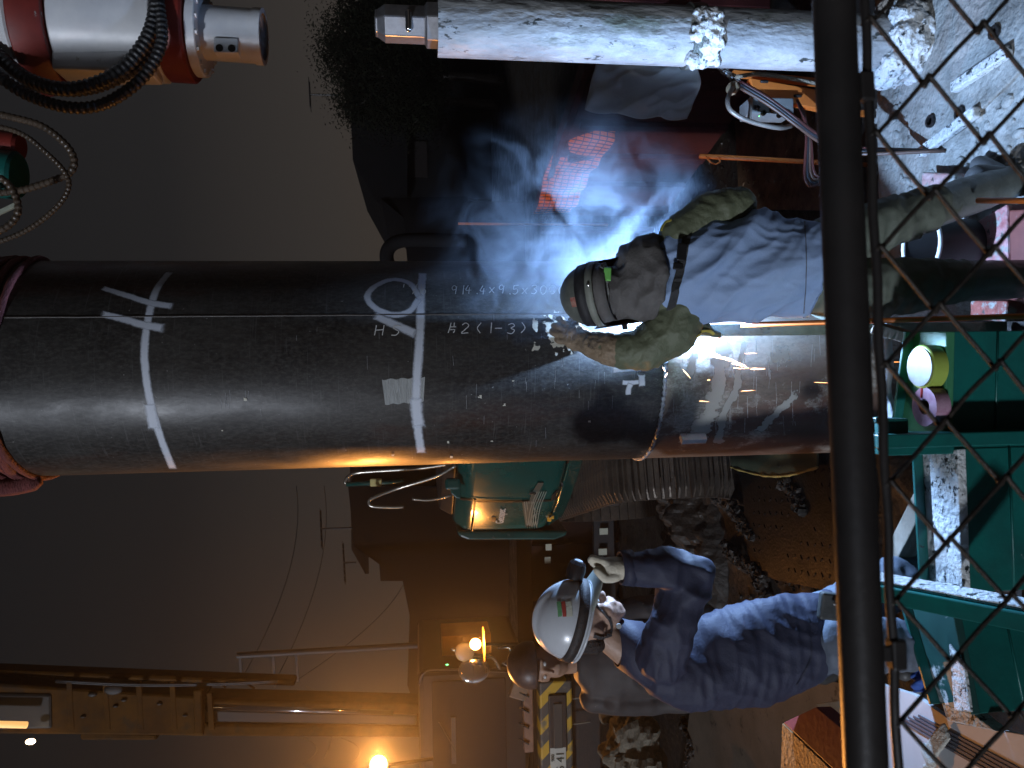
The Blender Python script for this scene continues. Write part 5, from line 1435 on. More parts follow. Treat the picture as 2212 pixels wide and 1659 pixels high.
# utility pole with arms and wires
t = thing('utility_pole', 'slim utility pole with cross arms beside the crane boom', 'pole', (at(700, 1415, 20).x, 20, 0))
tp0, tp1 = at(512, 1416, 20), at(890, 1408, 20)
MB().tube([Vector((tp0.x, 20, tp0.z)), Vector((tp0.x, 20, 0))], 0.075, 10).build('mast', M('pole_grey', (0.03, 0.026, 0.024)), t)
for px, L_ in ((518, 55), (590, 70), (640, 60)):
    a, b_ = at(px, 1412, 20), at(px + 4, 1412 + L_, 20)
    MB().beam(a, b_, 0.05, 0.06).build('cross_arm', M('pole_grey', (0.03, 0.026, 0.024)), t)
wire_b = M('overhead_wire', (0.02, 0.018, 0.016))
for k, (a, b_) in enumerate((((520, 1470), (640, 1050)), ((590, 1480), (700, 1050)), ((640, 1470), (880, 1240)), ((700, 1640), (660, 1480)), ((760, 1650), (720, 1590)), ((655, 1650), (640, 1590)))):
    p, q = at(*a, 20), at(*b_, 28)
    o = MB().tube([p.lerp(q, i / 12) - Vector((0, 0, 0.5 * (1 - (2 * i / 12 - 1) ** 2))) for i in range(13)], 0.010, 5).build('overhead_wire', wire_b, base=p)
    tag(o, ['highest wire running from the pole to the roofs', 'second wire running from the pole to the roofs', 'slack wire dropping from the pole to the low roof', 'first short wire beyond the crane boom', 'second short wire beyond the crane boom', 'third short wire beyond the crane boom'][k], 'wire', 'overhead wires')

def tree(base, h, rad, n, label, seed, conical=False):
    rnd = random.Random(seed)
    t = thing('tree', label, 'tree', base)
    MB().tube(smooth_path([base, base + Vector((0.1, 0, h * 0.4)), base + Vector((0.0, 0, h * 0.9))]), [0.16 * (1 - i / 13 * 0.8) for i in range(13)], 8).build('trunk', M('bark', (0.02, 0.016, 0.013)), t, smooth=True)
    mb = MB()
    for k in range(26):
        a = rnd.uniform(0, 6.28); z = rnd.uniform(0.35, 0.9) * h
        r = rad * (1.15 - z / h) * 1.3 if conical else rad * rnd.uniform(0.6, 1.0)
        p = base + Vector((0, 0, z * 0.8)); q = base + Vector((math.cos(a) * r, math.sin(a) * r, z + rnd.uniform(0.1, 0.5)))
        mb.tube([p, (p + q) / 2 + Vector((0, 0, 0.1)), q], [0.03, 0.02, 0.006], 5)
    mb.build('branches', M('bark', (0.02, 0.016, 0.013)), t)
    lv, lf = [], []
    for c in range(n // 26):
        a = rnd.uniform(0, 6.28); z = rnd.uniform(0.30, 1.0) ** 0.8
        r = rad * rnd.uniform(0.2, 1.0) * ((1.1 - z) if conical else math.sqrt(max(0.05, 1 - (2 * z - 1.2) ** 2 * 0.7)))
        cc = base + Vector((math.cos(a) * r, math.sin(a) * r, z * h))
        cs_ = rnd.uniform(0.12, 0.38)
        for k in range(26):
            p = cc + Vector((rnd.gauss(0, 1), rnd.gauss(0, 1), rnd.gauss(0, 0.8))) * cs_
            d = Vector((rnd.uniform(-1, 1), rnd.uniform(-1, 1), rnd.uniform(-1, 1))).normalized() * rnd.uniform(0.028, 0.062)
            e_ = d.orthogonal().normalized() * d.length * 0.45
            b_ = len(lv)
            lv += [p - d, p + e_, p + d, p - e_]; lf.append((b_, b_ + 1, b_ + 2, b_ + 3))
    mb = MB(); mb.v = lv; mb.f = lf
    mb.build('crown', M('leaf', (0.004, 0.005, 0.003), (0.008, 0.009, 0.005), 4, 0.9, spec=0.05), t, fix=False)
gz = 0
for k, (px, py, Y, rad, lab, con) in enumerate(((700, 100, 21.5, 1.0, 'bushy tree at the top of the silhouette beside the house', False), (735, 165, 21.0, 0.9, 'smaller bushy tree against the sky over the house roof', False), (790, 30, 20.0, 0.5, 'pointed conifer beside the drill casing', True), (740, 40, 20.5, 0.8, 'dark tree behind the head of the casing', False), (745, 220, 22.0, 0.7, 'low ragged shrub crown on the roof line', False))):
    tp_ = at(px, py, Y)
    tree(Vector((tp_.x, Y, 0)), tp_.z, rad, 14000, lab, 10 + k, con)
# ================================================================== people
X, Yv, Zv = Vector((1, 0, 0)), Vector((0, 1, 0)), Vector((0, 0, 1))
skin_m = M('skin', (0.36, 0.22, 0.15), (0.46, 0.29, 0.21), 9, 0.5, bump=0.1, bscale=120)
def rot3(right, fwd, up_):
    return Matrix((right, fwd, up_)).transposed()

# ------------------------------------------------------------------ the welder, seen from behind
olive = M('olive_leather', (0.095, 0.108, 0.062), (0.135, 0.15, 0.09), 3, 0.62, bump=0.25, bscale=70, spots=[((0.19, 0.17, 0.11), 0.66, 5, 0.2)])
vest_m = M('vest_cloth', (0.23, 0.34, 0.56), (0.31, 0.43, 0.65), 3, 0.75, bump=0.12, bscale=160, spots=[((0.14, 0.16, 0.15), 0.68, 5, 0.12)])
trouser_m = M('work_trousers', (0.095, 0.112, 0.09), (0.145, 0.165, 0.132), 5, 0.7, bump=0.12, bscale=150)
cowl_m = M('cowl_cloth', (0.075, 0.07, 0.068), (0.14, 0.132, 0.125), 6, 0.75, bump=0.2, bscale=120)
gaiter_m = M('gaiter_leather', (0.11, 0.13, 0.125), (0.18, 0.205, 0.195), 8, 0.5, bump=0.2, bscale=60)
glove_m = M('glove_leather', (0.16, 0.115, 0.07), (0.30, 0.22, 0.14), 9, 0.65, bump=0.35, bscale=80, spots=[((0.05, 0.038, 0.028), 0.57, 12, 0.1)])
J = at
nk, ch, md, ws, hm = J(1395, 605, 2.93), J(1480, 590, 2.88), J(1600, 578, 2.84), J(1700, 582, 2.82), J(1757, 583, 2.81)
Lsh, Lel, Lwr = J(1462, 668, 2.90), J(1400, 752, 2.95), J(1312, 752, 3.00)
Rsh, Rel, Rwr = J(1465, 500, 2.88), J(1590, 446, 2.84), J(1490, 560, 3.06)
pel = J(1790, 585, 2.83)
Lhip, Lkn, Lan = J(1800, 635, 2.83), J(2035, 608, 2.75), J(2300, 600, 2.82)
Rhip, Rkn, Ran = J(1800, 520, 2.83), J(1995, 455, 2.80), J(2205, 386, 2.95)
headc = J(1283, 636, 2.97)
hup = Vector((-0.10, 0.46, 0.88)).normalized()
hright = (X - hup * X.dot(hup)).normalized()
hfwd = hup.cross(hright)
HR = rot3(hright, hfwd, hup)
mb = MB()
mb.ell(headc - hup * 0.02, 0.078, 0.098, 0.115, HR)
mb.limb([headc - hup * 0.08, nk], [0.055, 0.06])
mb.loft([(nk, X * 0.10, Yv * 0.07), (ch, X * 0.17, Yv * 0.11), (md, X * 0.165, Yv * 0.11), (ws, X * 0.15, Yv * 0.105), (pel, X * 0.16, Yv * 0.11)])
for s_, e_, w_ in ((Lsh, Lel, Lwr), (Rsh, Rel, Rwr)):
    mb.limb([s_, e_, w_], [0.06, 0.045, 0.032])
for h_, k_, a_ in ((Lhip, Lkn, Lan), (Rhip, Rkn, Ran)):
    mb.limb([h_, k_, a_], [0.085, 0.06, 0.045])
base_w = Vector((pel.x, pel.y, 0))
wd = link_mesh('person', fuse(mb, 0.014, 4), skin_m, None, base_w)
tag(wd, 'welder seen from behind in blue-grey vest and olive leathers leaning on the pile', 'person')
def child(name, mb, voxel, smooth, fold, mat, par):
    return link_mesh(name, fuse(mb, voxel, smooth, fold), mat, par)
# olive jacket with both sleeves
mb = MB()
mb.loft([(nk, X * 0.115, Yv * 0.085), (J(1430, 592, 2.90), X * 0.165, Yv * 0.11), (ch, X * 0.165, Yv * 0.095), (md, X * 0.16, Yv * 0.09), (ws, X * 0.15, Yv * 0.09)])
mb.limb([J(1475, 660, 2.90), J(1455, 708, 2.92), Lel, J(1350, 758, 2.98), Lwr], [0.10, 0.105, 0.085, 0.072, 0.058])
mb.limb([J(1468, 688, 2.92), J(1510, 705, 2.92), J(1552, 722, 2.92)], [0.06, 0.036, 0.016])
mb.limb([J(1470, 512, 2.88), J(1530, 462, 2.86), Rel, J(1575, 490, 2.95), Rwr], [0.088, 0.078, 0.070, 0.062, 0.052])
def sleeve_fold(p, n_):
    dL = min((p - Lel).length, (p - Rel).length)
    k = max(0.25, 1.1 - dL * 4)
    return 0.011 * k * ridge(p + Vector((0.03 * wob(p, 6), 0, 0)), (6, 6, 15), 2.0) + 0.006 * ridge(p, (22, 10, 22), 5.0) - 0.006
child('jacket', mb, 0.0075, 4, sleeve_fold, olive, wd)
# blue-grey cloth vest hanging over the back
mb = MB()
mb.loft([(J(1408, 600, 2.91), X * 0.10, Yv * 0.09), (J(1428, 594, 2.90), X * 0.168, Yv * 0.115), (J(1500, 588, 2.875), X * 0.198, Yv * 0.138), (J(1600, 577, 2.845), X * 0.206, Yv * 0.146), (J(1700, 582, 2.82), X * 0.196, Yv * 0.142), (J(1744, 583, 2.805), X * 0.190, Yv * 0.142), (J(1750, 583, 2.805), X * 0.186, Yv * 0.138)], 40)
def vest_fold(p, n_):
    q = Vector((p.x * 0.72 + p.z * 0.70, p.x * 0.70 - p.z * 0.72, p.y))
    k = 0.45 + 0.55 * min(1, max(0, (1.75 - p.z) / 0.4))
    f = 0.034 * k * ridge(q + Vector((0.07 * wob(p, 3.5), 0, 0)), (6.5, 1.5, 2.0), 1.0)
    f += 0.017 * k * ridge(q + Vector((0.03 * wob(p, 8), 0, 0)), (14, 3.0, 3.0), 6.0) + 0.004 * ridge(p, (30, 10, 12), 2)
    return f - 0.024
vest = child('vest', mb, 0.007, 2, vest_fold, vest_m, wd)
vb = bvh_of(vest)
black_web = M('black_webbing', (0.016, 0.016, 0.018), (0.03, 0.03, 0.032), 20, 0.6, bump=0.3, bscale=200)
strip_on(vb, [(1498, 484), (1487, 505), (1478, 540), (1470, 585), (1458, 630), (1444, 690)], 0.030, 0.005, 8, 2.8).build('back_strap', black_web, wd, thick=0.003)
p, n_ = drape(vb, 1473, 545, 0.012, 2.8)
MB().box(p, (0.065, 0.016, 0.034), Matrix.Rotation(0.12, 3, 'Y')).build('buckle', M('buckle_plastic', (0.012, 0.012, 0.013), None, 4, 0.3), wd, bevel=0.005)
p, n_ = drape(vb, 1466, 577, 0.011, 2.8)
MB().box(p, (0.026, 0.014, 0.036), Matrix.Rotation(0.12, 3, 'Y')).build('buckle', M('buckle_plastic', (0.012, 0.012, 0.013), None, 4, 0.3), wd, bevel=0.004)
ytrim = M('yellow_trim', (0.42, 0.34, 0.05), (0.5, 0.42, 0.08), 9, 0.7)
jb = bvh_of([c for c in wd.children if c.name.startswith('jacket')][0])
strip_on(jb, [(1452, 476), (1432, 483), (1416, 494)], 0.010, 0.004, 8, 2.85).build('yellow_trim', ytrim, wd, thick=0.002)
strip_on(jb, [(1505, 724), (1528, 731), (1550, 731)], 0.012, 0.004, 8, 2.85).build('yellow_trim', ytrim, wd, thick=0.002)
strip_on(vb, [(1738, 478), (1741, 540), (1741, 600), (1736, 686)], 0.004, 0.002, 8, 2.8).build('hem_seam', M('seam_blue', (0.10, 0.12, 0.17)), wd)
# trousers
mb = MB()
mb.loft([(J(1725, 582, 2.82), X * 0.165, Yv * 0.115), (pel, X * 0.180, Yv * 0.130), (J(1830, 582, 2.83), X * 0.16, Yv * 0.125)])
mb.limb([Lhip, J(1920, 622, 2.79), Lkn, J(2062, 606, 2.76)], [0.112, 0.108, 0.088, 0.080])
mb.limb([Rhip, J(1900, 490, 2.81), Rkn, J(2030, 442, 2.82)], [0.108, 0.100, 0.084, 0.074])
def trouser_fold(p, n_):
    k = 1.0 if p.z < 0.75 else 0.6
    return k * (0.012 * ridge(p + Vector((0, 0, 0.05 * wob(p, 5))), (4, 4, 13), 1.0) + 0.007 * ridge(p, (13, 9, 22), 4.0)) - 0.008
child('trousers', mb, 0.0085, 3, trouser_fold, trouser_m, wd)
for k_, a_, nm in ((Lkn, Lan, 0), (Rkn, Ran, 1)):
    mb = MB().limb([k_.lerp(a_, 0.02), k_.lerp(a_, 0.5), k_.lerp(a_, 0.95)], [0.078, 0.075, 0.062])
    child('gaiter', mb, 0.010, 3, lambda p, n_: 0.004 * ridge(p, (6, 6, 10), 3.0), gaiter_m, wd)
boot_m = M('boot_leather', (0.05, 0.05, 0.05), (0.10, 0.10, 0.10), 8, 0.5)
for a_, fd_ in ((Lan, Vector((0.0, 1, 0))), (Ran, Vector((0.55, 0.8, 0)).normalized())):
    c = Vector((a_.x, a_.y, 0.055))
    mb = MB().limb([Vector((a_.x, a_.y, 0.16)), c - fd_ * 0.03], [0.058, 0.055]).limb([c - fd_ * 0.05, c + fd_ * 0.16], [0.048, 0.042])
    child('boot', mb, 0.009, 3, None, boot_m, wd)
# gauntlet glove pressed to the pile
def pp(px, py, lift):
    return on_pipe(px, py, PIPE_R + lift)
mb = MB()
wrist = J(1284, 746, 3.035)
mb.limb([J(1322, 755, 2.995), wrist], [0.070, 0.056])
palm = pp(1248, 731, 0.038)
mb.limb([wrist, palm], [0.052, 0.044])
mb.ell(palm, 0.054, 0.034, 0.058)
for (m1x, m1y), (tx, ty), r_ in (((1226, 704), (1208, 689), 0.0135), ((1218, 712), (1196, 702), 0.014), ((1216, 722), (1192, 716), 0.0135), ((1222, 736), (1202, 733), 0.0125)):
    mb.limb([palm.lerp(pp(m1x, m1y, 0.03), 0.4), pp(m1x, m1y, 0.034), pp(tx + 6, ty + 3, 0.026), pp(tx, ty, 0.015)], [0.021, r_ * 1.25, r_ * 1.15, r_ * 0.95])
mb.limb([palm + Vector((0.02, 0.0, -0.01)), pp(1246, 700, 0.036), pp(1232, 690, 0.022)], [0.02, 0.016, 0.012])
child('glove', mb, 0.0045, 2, lambda p, n_: 0.003 * ridge(p, (22, 22, 34), 1.0) + 0.0025 * wob(p, 60) - 0.002, glove_m, wd)
mb = MB().limb([Rwr, Rwr + Vector((-0.05, 0.02, -0.01))], [0.052, 0.042])
for k in range(4):
    b_ = Rwr + Vector((-0.06, 0.02, 0.02 - k * 0.018))
    mb.limb([b_, b_ + Vector((-0.04, 0.03, 0)), b_ + Vector((-0.05, -0.0, 0))], [0.014, 0.012, 0.010])
mb.limb([Rwr + Vector((-0.05, 0, 0.02)), Rwr + Vector((-0.10, 0.02, 0.035))], [0.015, 0.012])
child('glove', mb, 0.006, 2, None, glove_m, wd)
# helmet: dome, bands, cowl and face shield
def head_pt(C, R_, x_, y_, z_):
    return C + R_ @ Vector((x_, y_, z_))
def dome(C, R_, rx, ry, rz, z0=-0.15, nu=48, nv=20, ridge_amp=0.0):
    mb = MB(); vs = []
    for j in range(nv + 1):
        t = (math.pi / 2 + 0.20) * j / nv
        for i in range(nu):
            a = 2 * math.pi * i / nu
            x_, y_, z_ = rx * math.sin(t) * math.cos(a), ry * math.sin(t) * math.sin(a), rz * math.cos(t)
            if ridge_amp:
                z_ += ridge_amp * max(0, 1 - (x_ / 0.022) ** 2) * (1 - (j / nv) ** 4) 
            vs.append(C + R_ @ Vector((x_, y_, z_)))
    fs = [(j * nu + i, j * nu + (i + 1) % nu, (j + 1) * nu + (i + 1) % nu, (j + 1) * nu + i) for j in range(nv) for i in range(nu)]
    mb.add(vs, fs)
    return mb
shell_m = M('welder_shell', (0.07, 0.08, 0.07), (0.17, 0.18, 0.155), 9, 0.4, 0.6, spots=[((0.025, 0.025, 0.02), 0.58, 14, 0.05), ((0.3, 0.3, 0.27), 0.68, 20, 0.04)])
dome(headc, HR, 0.118, 0.135, 0.128).build('helmet_shell', shell_m, wd, smooth=True, thick=0.004)
def ring_tube(C, R_, rx, ry, z_, r, mat, name, par, flat=1.0):
    pts = [head_pt(C, R_, rx * math.cos(a), ry * math.sin(a), z_) for a in np.linspace(0, 2 * math.pi, 61)]
    return MB().tube(pts, r, 8, cap=False).build(name, mat, par, smooth=True)
def band(C, R_, prof, mat, name, par, n=60):
    rings = [(head_pt(C, R_, 0, 0, z_), R_ @ Vector((rx, 0, 0)), R_ @ Vector((0, ry, 0))) for z_, rx, ry in prof]
    return MB().loft(rings, n, cap=False).build(name, mat, par, smooth=True, thick=0.003)
band(headc, HR, [(0.040, 0.117, 0.134), (0.0, 0.1225, 0.1395)], black_web, 'head_strap', wd)
band(headc, HR, [(-0.004, 0.125, 0.142), (-0.030, 0.123, 0.140)], M('pale_strap', (0.17, 0.18, 0.15), (0.26, 0.27, 0.23), 8, 0.6), 'head_strap', wd)
band(headc, HR, [(-0.030, 0.113, 0.128), (-0.075, 0.108, 0.122)], cowl_m, 'padded_band', wd)
mb = MB()
cw = [(head_pt(headc, HR, 0, 0, -0.02), hright * 0.110, hfwd * 0.122), (J(1326, 634, 2.965), X * 0.102, Yv * 0.108), (J(1340, 612, 2.95), X * 0.138, Yv * 0.120), (J(1372, 604, 2.93), X * 0.156, Yv * 0.130), (J(1410, 600, 2.905), X * 0.160, Yv * 0.138), (J(1416, 600, 2.90), X * 0.152, Yv * 0.13)]
mb.loft(cw, 32)
child('cowl', mb, 0.006, 2, lambda p, n_: 0.022 * ridge(p + Vector((0.03 * wob(p, 7), 0, 0)), (7, 6, 6), 7.0) + 0.010 * ridge(p, (16, 12, 18), 3.0) - 0.016, cowl_m, wd)
# face shield: curved dark plate before the face
mb = MB()
mb.grid(lambda u, v: head_pt(headc, HR, 0.128 * math.cos(math.pi * (0.02 + 0.96 * u)), 0.02 + 0.13 * math.sin(math.pi * (0.02 + 0.96 * u)), 0.02 - 0.27 * v), 24, 12)
mb.build('face_shield', M('shield_black', (0.01, 0.01, 0.012), None, 3, 0.35), wd, smooth=True, thick=0.006)
kp = head_pt(headc, HR, -0.135, 0.03, -0.10)
MB().lathe(kp, -hright, [(-0.008, 0.013), (0.012, 0.013), (0.014, 0.009)], 12).build('shield_knob', M('buckle_plastic', (0.012, 0.012, 0.013), None, 4, 0.3), wd, auto=True)
cowl_o = [c for c in wd.children if c.name.startswith('cowl')][0]
cb_ = bvh_of(cowl_o)
strip_on(cb_, [(1303, 572), (1307, 600), (1309, 640), (1304, 690)], 0.020, 0.012, 8, 2.85).build('buckle_strap', M('grey_strap', (0.12, 0.12, 0.115), (0.18, 0.18, 0.17), 8, 0.5), wd, thick=0.003)
p, n_ = drape(cb_, 1307, 598, 0.020, 2.85)
MB().box(p, (0.050, 0.010, 0.028), Matrix.Rotation(0.05, 3, 'Y')).build('green_buckle', M('green_plastic', (0.16, 0.48, 0.10), (0.2, 0.55, 0.13), 4, 0.35), wd, bevel=0.004)
hel_o = [c for c in wd.children if c.name.startswith('helmet_shell')][0]
hb_ = bvh_of(hel_o)
strip_on(hb_, [(1238, 642), (1240, 652), (1243, 662)], 0.026, 0.003, 4, 2.9).build('sticker', M('red_sticker', (0.35, 0.05, 0.04), (0.4, 0.28, 0.22), 60, 0.5), wd)
p, n_ = drape(cb_, 1272, 662, 0.012, 2.85)
MB().lathe(head_pt(headc, HR, 0.02, -0.142, -0.018), -hfwd, [(0, 0.006), (0.004, 0.006), (0.006, 0.003)], 12).build('rivet', chrome, wd, auto=True)

# ------------------------------------------------------------------ man in the navy jacket, seen from the side
navy = M('navy_jacket', (0.018, 0.022, 0.047), (0.028, 0.034, 0.068), 4, 0.7, bump=0.12, bscale=150, spots=[((0.10, 0.11, 0.15), 0.66, 8, 0.15)])
jean = M('blue_jeans', (0.07, 0.09, 0.12), (0.13, 0.155, 0.20), 6, 0.75, bump=0.15, bscale=160)
SY = 2.62
h2 = J(1272, 1338, SY)
f2 = Vector((math.cos(0.27), -0.12, -math.sin(0.27))).normalized()
u2 = (Zv - f2 * Zv.dot(f2)).normalized()
r2 = f2.cross(u2)
H2 = rot3(r2, f2, u2)
def hp2(x_, y_, z_): return head_pt(h2, H2, x_, y_, z_)
mb = MB()
mb.ell(hp2(0, -0.012, 0.030), 0.076, 0.096, 0.105, H2)
mb.ell(hp2(0, 0.030, -0.045), 0.056, 0.056, 0.062, H2)
mb.limb([hp2(0, 0.060, -0.085), hp2(0, 0.050, -0.088)], [0.022, 0.03])
mb.limb([hp2(0, 0.080, 0.012), hp2(0, 0.098, -0.022)], [0.008, 0.0095])
mb.limb([hp2(0.013, 0.092, -0.028), hp2(-0.013, 0.092, -0.028)], [0.006, 0.006])
mb.limb([hp2(0.02, 0.078, -0.052), hp2(-0.02, 0.082, -0.052)], [0.008, 0.008])
mb.limb([hp2(0.018, 0.080, -0.064), hp2(-0.018, 0.080, -0.064)], [0.0085, 0.0085])
mb.limb([hp2(0.045, 0.075, 0.022), hp2(-0.045, 0.075, 0.022)], [0.012, 0.012])
for s_ in (-1, 1):
    mb.ell(hp2(s_ * 0.076, -0.012, -0.012), 0.010, 0.021, 0.034, H2)
    mb.ell(hp2(s_ * 0.045, 0.06, -0.03), 0.02, 0.022, 0.026, H2)
nk2, c1 = J(1362, 1408, SY), J(1420, 1428, SY)
mb.limb([hp2(0, -0.03, -0.06), nk2], [0.055, 0.062])
tor = [(1362, 1410, 0.075, 0.075), (1400, 1425, 0.125, 0.13), (1480, 1440, 0.158, 0.135), (1560, 1424, 0.180, 0.13), (1650, 1408, 0.194, 0.125), (1720, 1388, 0.178, 0.12), (1800, 1362, 0.148, 0.12)]
mb.loft([(J(a, b, SY), X * w * 0.70, Yv * d * 0.70) for a, b, w, d in tor])
Ash, Ael, Awr = J(1432, 1415, 2.50), J(1490, 1246, 2.44), J(1358, 1228, 2.47)
mb.limb([Ash, Ael, Awr], [0.055, 0.042, 0.030])
Bsh, Bel, Bwr = J(1432, 1400, 2.74), J(1560, 1380, 2.76), J(1650, 1345, 2.74)
mb.limb([Bsh, Bel, Bwr], [0.055, 0.042, 0.030])
L1 = [J(1815, 1335, 2.68), J(1972, 1228, 2.86), Vector((J(1972, 1240, 2.9).x - 0.02, 2.98, 0.1))]
L2 = [J(1815, 1385, 2.56), J(1985, 1395, 2.60), Vector((J(1985, 1400, 2.6).x, 2.68, 0.1))]
for L_ in (L1, L2):
    mb.limb(L_, [0.08, 0.058, 0.045])
# hand with five fingers pinched together
wr = Awr; hd = J(1318, 1228, 2.48)
mb.limb([wr, hd], [0.030, 0.034])
mb.ell(J(1322, 1230, 2.48), 0.036, 0.026, 0.045)
for k, (m, t_) in enumerate((((1300, 1212), (1279, 1206)), ((1297, 1219), (1277, 1210)), ((1298, 1228), (1281, 1215)), ((1303, 1238), (1290, 1224)))):
    yy = 2.465 + 0.012 * k
    mb.limb([J(1318, 1222 + k * 5, yy), J(*m, yy), J(*t_, yy + 0.003)], [0.0125, 0.0105, 0.0085])
mb.limb([J(1330, 1246, 2.455), J(1308, 1250, 2.45), J(1290, 1232, 2.45)], [0.014, 0.012, 0.009])
base_s = Vector((J(1900, 1380, 2.6).x, 2.62, 0))
sp_ = link_mesh('person', fuse(mb, 0.0062, 2, lambda p, n_: 0.0008 * wob(p, 60)), skin_m, None, base_s)
tag(sp_, 'man in navy jacket and white hard hat shading his face with one hand', 'person')
# cream cotton glove on the raised hand
mb = MB().limb([wr, hd], [0.034, 0.038])
mb.ell(J(1322, 1230, 2.48), 0.040, 0.030, 0.049)
for k, (m, t_) in enumerate((((1300, 1212), (1279, 1206)), ((1297, 1219), (1277, 1210)), ((1298, 1228), (1281, 1215)), ((1303, 1238), (1290, 1224)))):
    yy = 2.465 + 0.012 * k
    mb.limb([J(1318, 1222 + k * 5, yy), J(*m, yy), J(*t_, yy + 0.003)], [0.0155, 0.0135, 0.0110])
mb.limb([J(1330, 1246, 2.455), J(1308, 1250, 2.45), J(1290, 1232, 2.45)], [0.017, 0.015, 0.012])
child('glove', mb, 0.0045, 1, lambda p, n_: 0.002 * ridge(p, (30, 30, 40), 1.0), M('cream_cotton', (0.62, 0.55, 0.42), (0.74, 0.68, 0.55), 20, 0.85, bump=0.2, bscale=160), sp_)
eye_m = M('eye', (0.6, 0.6, 0.58), None, 4, 0.2)
for s_ in (-1, 1):
    e_ = MB().ell(hp2(s_ * 0.032, 0.078, 0.002), 0.011, 0.010, 0.009, H2).build('eye', eye_m, sp_, smooth=True)
mb = MB().ell(hp2(0, -0.062, 0.0), 0.072, 0.052, 0.085, H2)
mb.limb([hp2(0.045, -0.065, -0.03), hp2(-0.045, -0.065, -0.03)], [0.033, 0.033])
child('hair', mb, 0.006, 2, lambda p, n_: 0.003 * wob(p, 90), M('black_hair', (0.012, 0.011, 0.012), (0.03, 0.027, 0.027), 30, 0.6, bump=0.6, bscale=160), sp_)
# jacket
mb = MB()
mb.loft([(J(1368, 1410, SY), X * 0.095, Yv * 0.10)] + [(J(a, b, SY), X * w, Yv * d) for a, b, w, d in tor[1:]], 36)
mb.limb([J(1372, 1400, SY), J(1392, 1412, SY)], [0.082, 0.10])
mb.limb([J(1428, 1420, 2.51), J(1462, 1330, 2.46), Ael, J(1430, 1226, 2.43), J(1362, 1226, 2.465)], [0.095, 0.088, 0.070, 0.060, 0.050])
mb.limb([Bsh, Bel, Bwr], [0.09, 0.07, 0.052])
def navy_fold(p, n_):
    dE = (p - Ael).length
    k = max(0.35, 1.2 - dE * 3.2)
    q = Vector((p.x * 0.8 - p.z * 0.6, p.x * 0.6 + p.z * 0.8, p.y))
    return 0.024 * k * ridge(q + Vector((0.06 * wob(p, 5), 0, 0)), (8, 3.5, 5), 3.0) + 0.014 * k * ridge(q, (18, 7, 10), 8.0) + 0.005 * ridge(p, (6, 6, 26), 1.0) - 0.018
jk = child('jacket', mb, 0.0072, 2, navy_fold, navy, sp_)
jkb = bvh_of(jk)
# collar, cuff and hem band
mb = MB()
mb.loft([(J(1392, 1414, SY), X * 0.105, Yv * 0.11), (J(1362, 1402, SY), X * 0.092, Yv * 0.094), (J(1330, 1386, SY), X * 0.080, Yv * 0.080)], 36, cap=False)
mb.build('collar', navy, sp_, smooth=True, thick=0.008)
a_, b_ = J(1366, 1227, 2.465), J(1340, 1226, 2.47)
MB().loft([(a_, X * 0.056, Yv * 0.056), (b_, X * 0.052, Yv * 0.052)], 28, cap=False).build('cuff', navy, sp_, smooth=True, thick=0.006)
strip_on(jkb, [(1745, 1330), (1752, 1390), (1748, 1430), (1720, 1480)], 0.006, 0.003, 8, 2.45).build('hem_seam', M('navy_seam', (0.02, 0.024, 0.045)), sp_)
# trousers and boots
mb = MB()
mb.loft([(J(1760, 1372, SY), X * 0.138, Yv * 0.112), (J(1820, 1358, SY), X * 0.138, Yv * 0.125)], 30)
for L_ in (L1, L2):
    mb.limb(L_, [0.108, 0.080, 0.065])
child('trousers', mb, 0.009, 3, lambda p, n_: 0.012 * ridge(p, (6, 6, 13), 2.0) + 0.006 * ridge(p, (16, 12, 22), 5.0) - 0.008, jean, sp_)
for L_ in (L1, L2):
    c = Vector((L_[2].x, L_[2].y, 0.055))
    child('boot', MB().limb([c + Vector((0, 0, 0.1)), c], [0.055, 0.052]).limb([c - X * 0.05, c + X * 0.16], [0.046, 0.04]), 0.009, 3, None, boot_m, sp_)
MB().box(J(1800, 1310, 2.47), (0.09, 0.03, 0.10), Matrix.Rotation(0.15, 3, 'Y')).build('belt_pouch', M('pouch', (0.03, 0.035, 0.035), (0.06, 0.065, 0.065), 9, 0.6, bump=0.2), sp_, bevel=0.008)
MB().lathe(J(1803, 1302, 2.445), (0, -1, 0), [(0, 0.008), (0.004, 0.008), (0.005, 0.005)], 14).build('snap', chrome, sp_, auto=True)
# hard hat
hat_m = M('white_hat', (0.52, 0.55, 0.58), (0.60, 0.62, 0.65), 3, 0.22, 0.3, coat=0.3, spots=[((0.25, 0.25, 0.25), 0.70, 16, 0.03)])
hat = hp2(0, -0.012, 0.052)
R2b = H2
hs = dome(hat, R2b, 0.112, 0.135, 0.130, ridge_amp=0.010).build('hard_hat', hat_m, sp_, smooth=True, thick=0.004)
# brim
mb = MB()
mb.grid(lambda u, v: head_pt(hat, R2b, math.cos(math.pi * u) * (0.108 - 0.01 * v), 0.03 + math.sin(math.pi * u) * (0.100 + 0.075 * v), -0.022 - 0.026 * v * math.sin(math.pi * u)), 30, 6)
mb.build('brim', M('brim_clear', (0.42, 0.46, 0.42), None, 3, 0.25), hs, smooth=True, thick=0.004)
ring_tube(hat, R2b, 0.114, 0.137, -0.026, 0.005, hat_m, 'rim', hs)
band(hat, R2b, [(0.022, 0.117, 0.138), (-0.012, 0.119, 0.142)], black_web, 'elastic_band', sp_)
lp_ = head_pt(hat, R2b, -0.01, 0.150, 0.035)
MB().lathe(lp_, f2, [(-0.012, 0.030), (0.020, 0.032), (0.040, 0.028), (0.048, 0.018)], 20).build('headlamp', M('lamp_black', (0.015, 0.015, 0.017), None, 4, 0.25), sp_, auto=True)
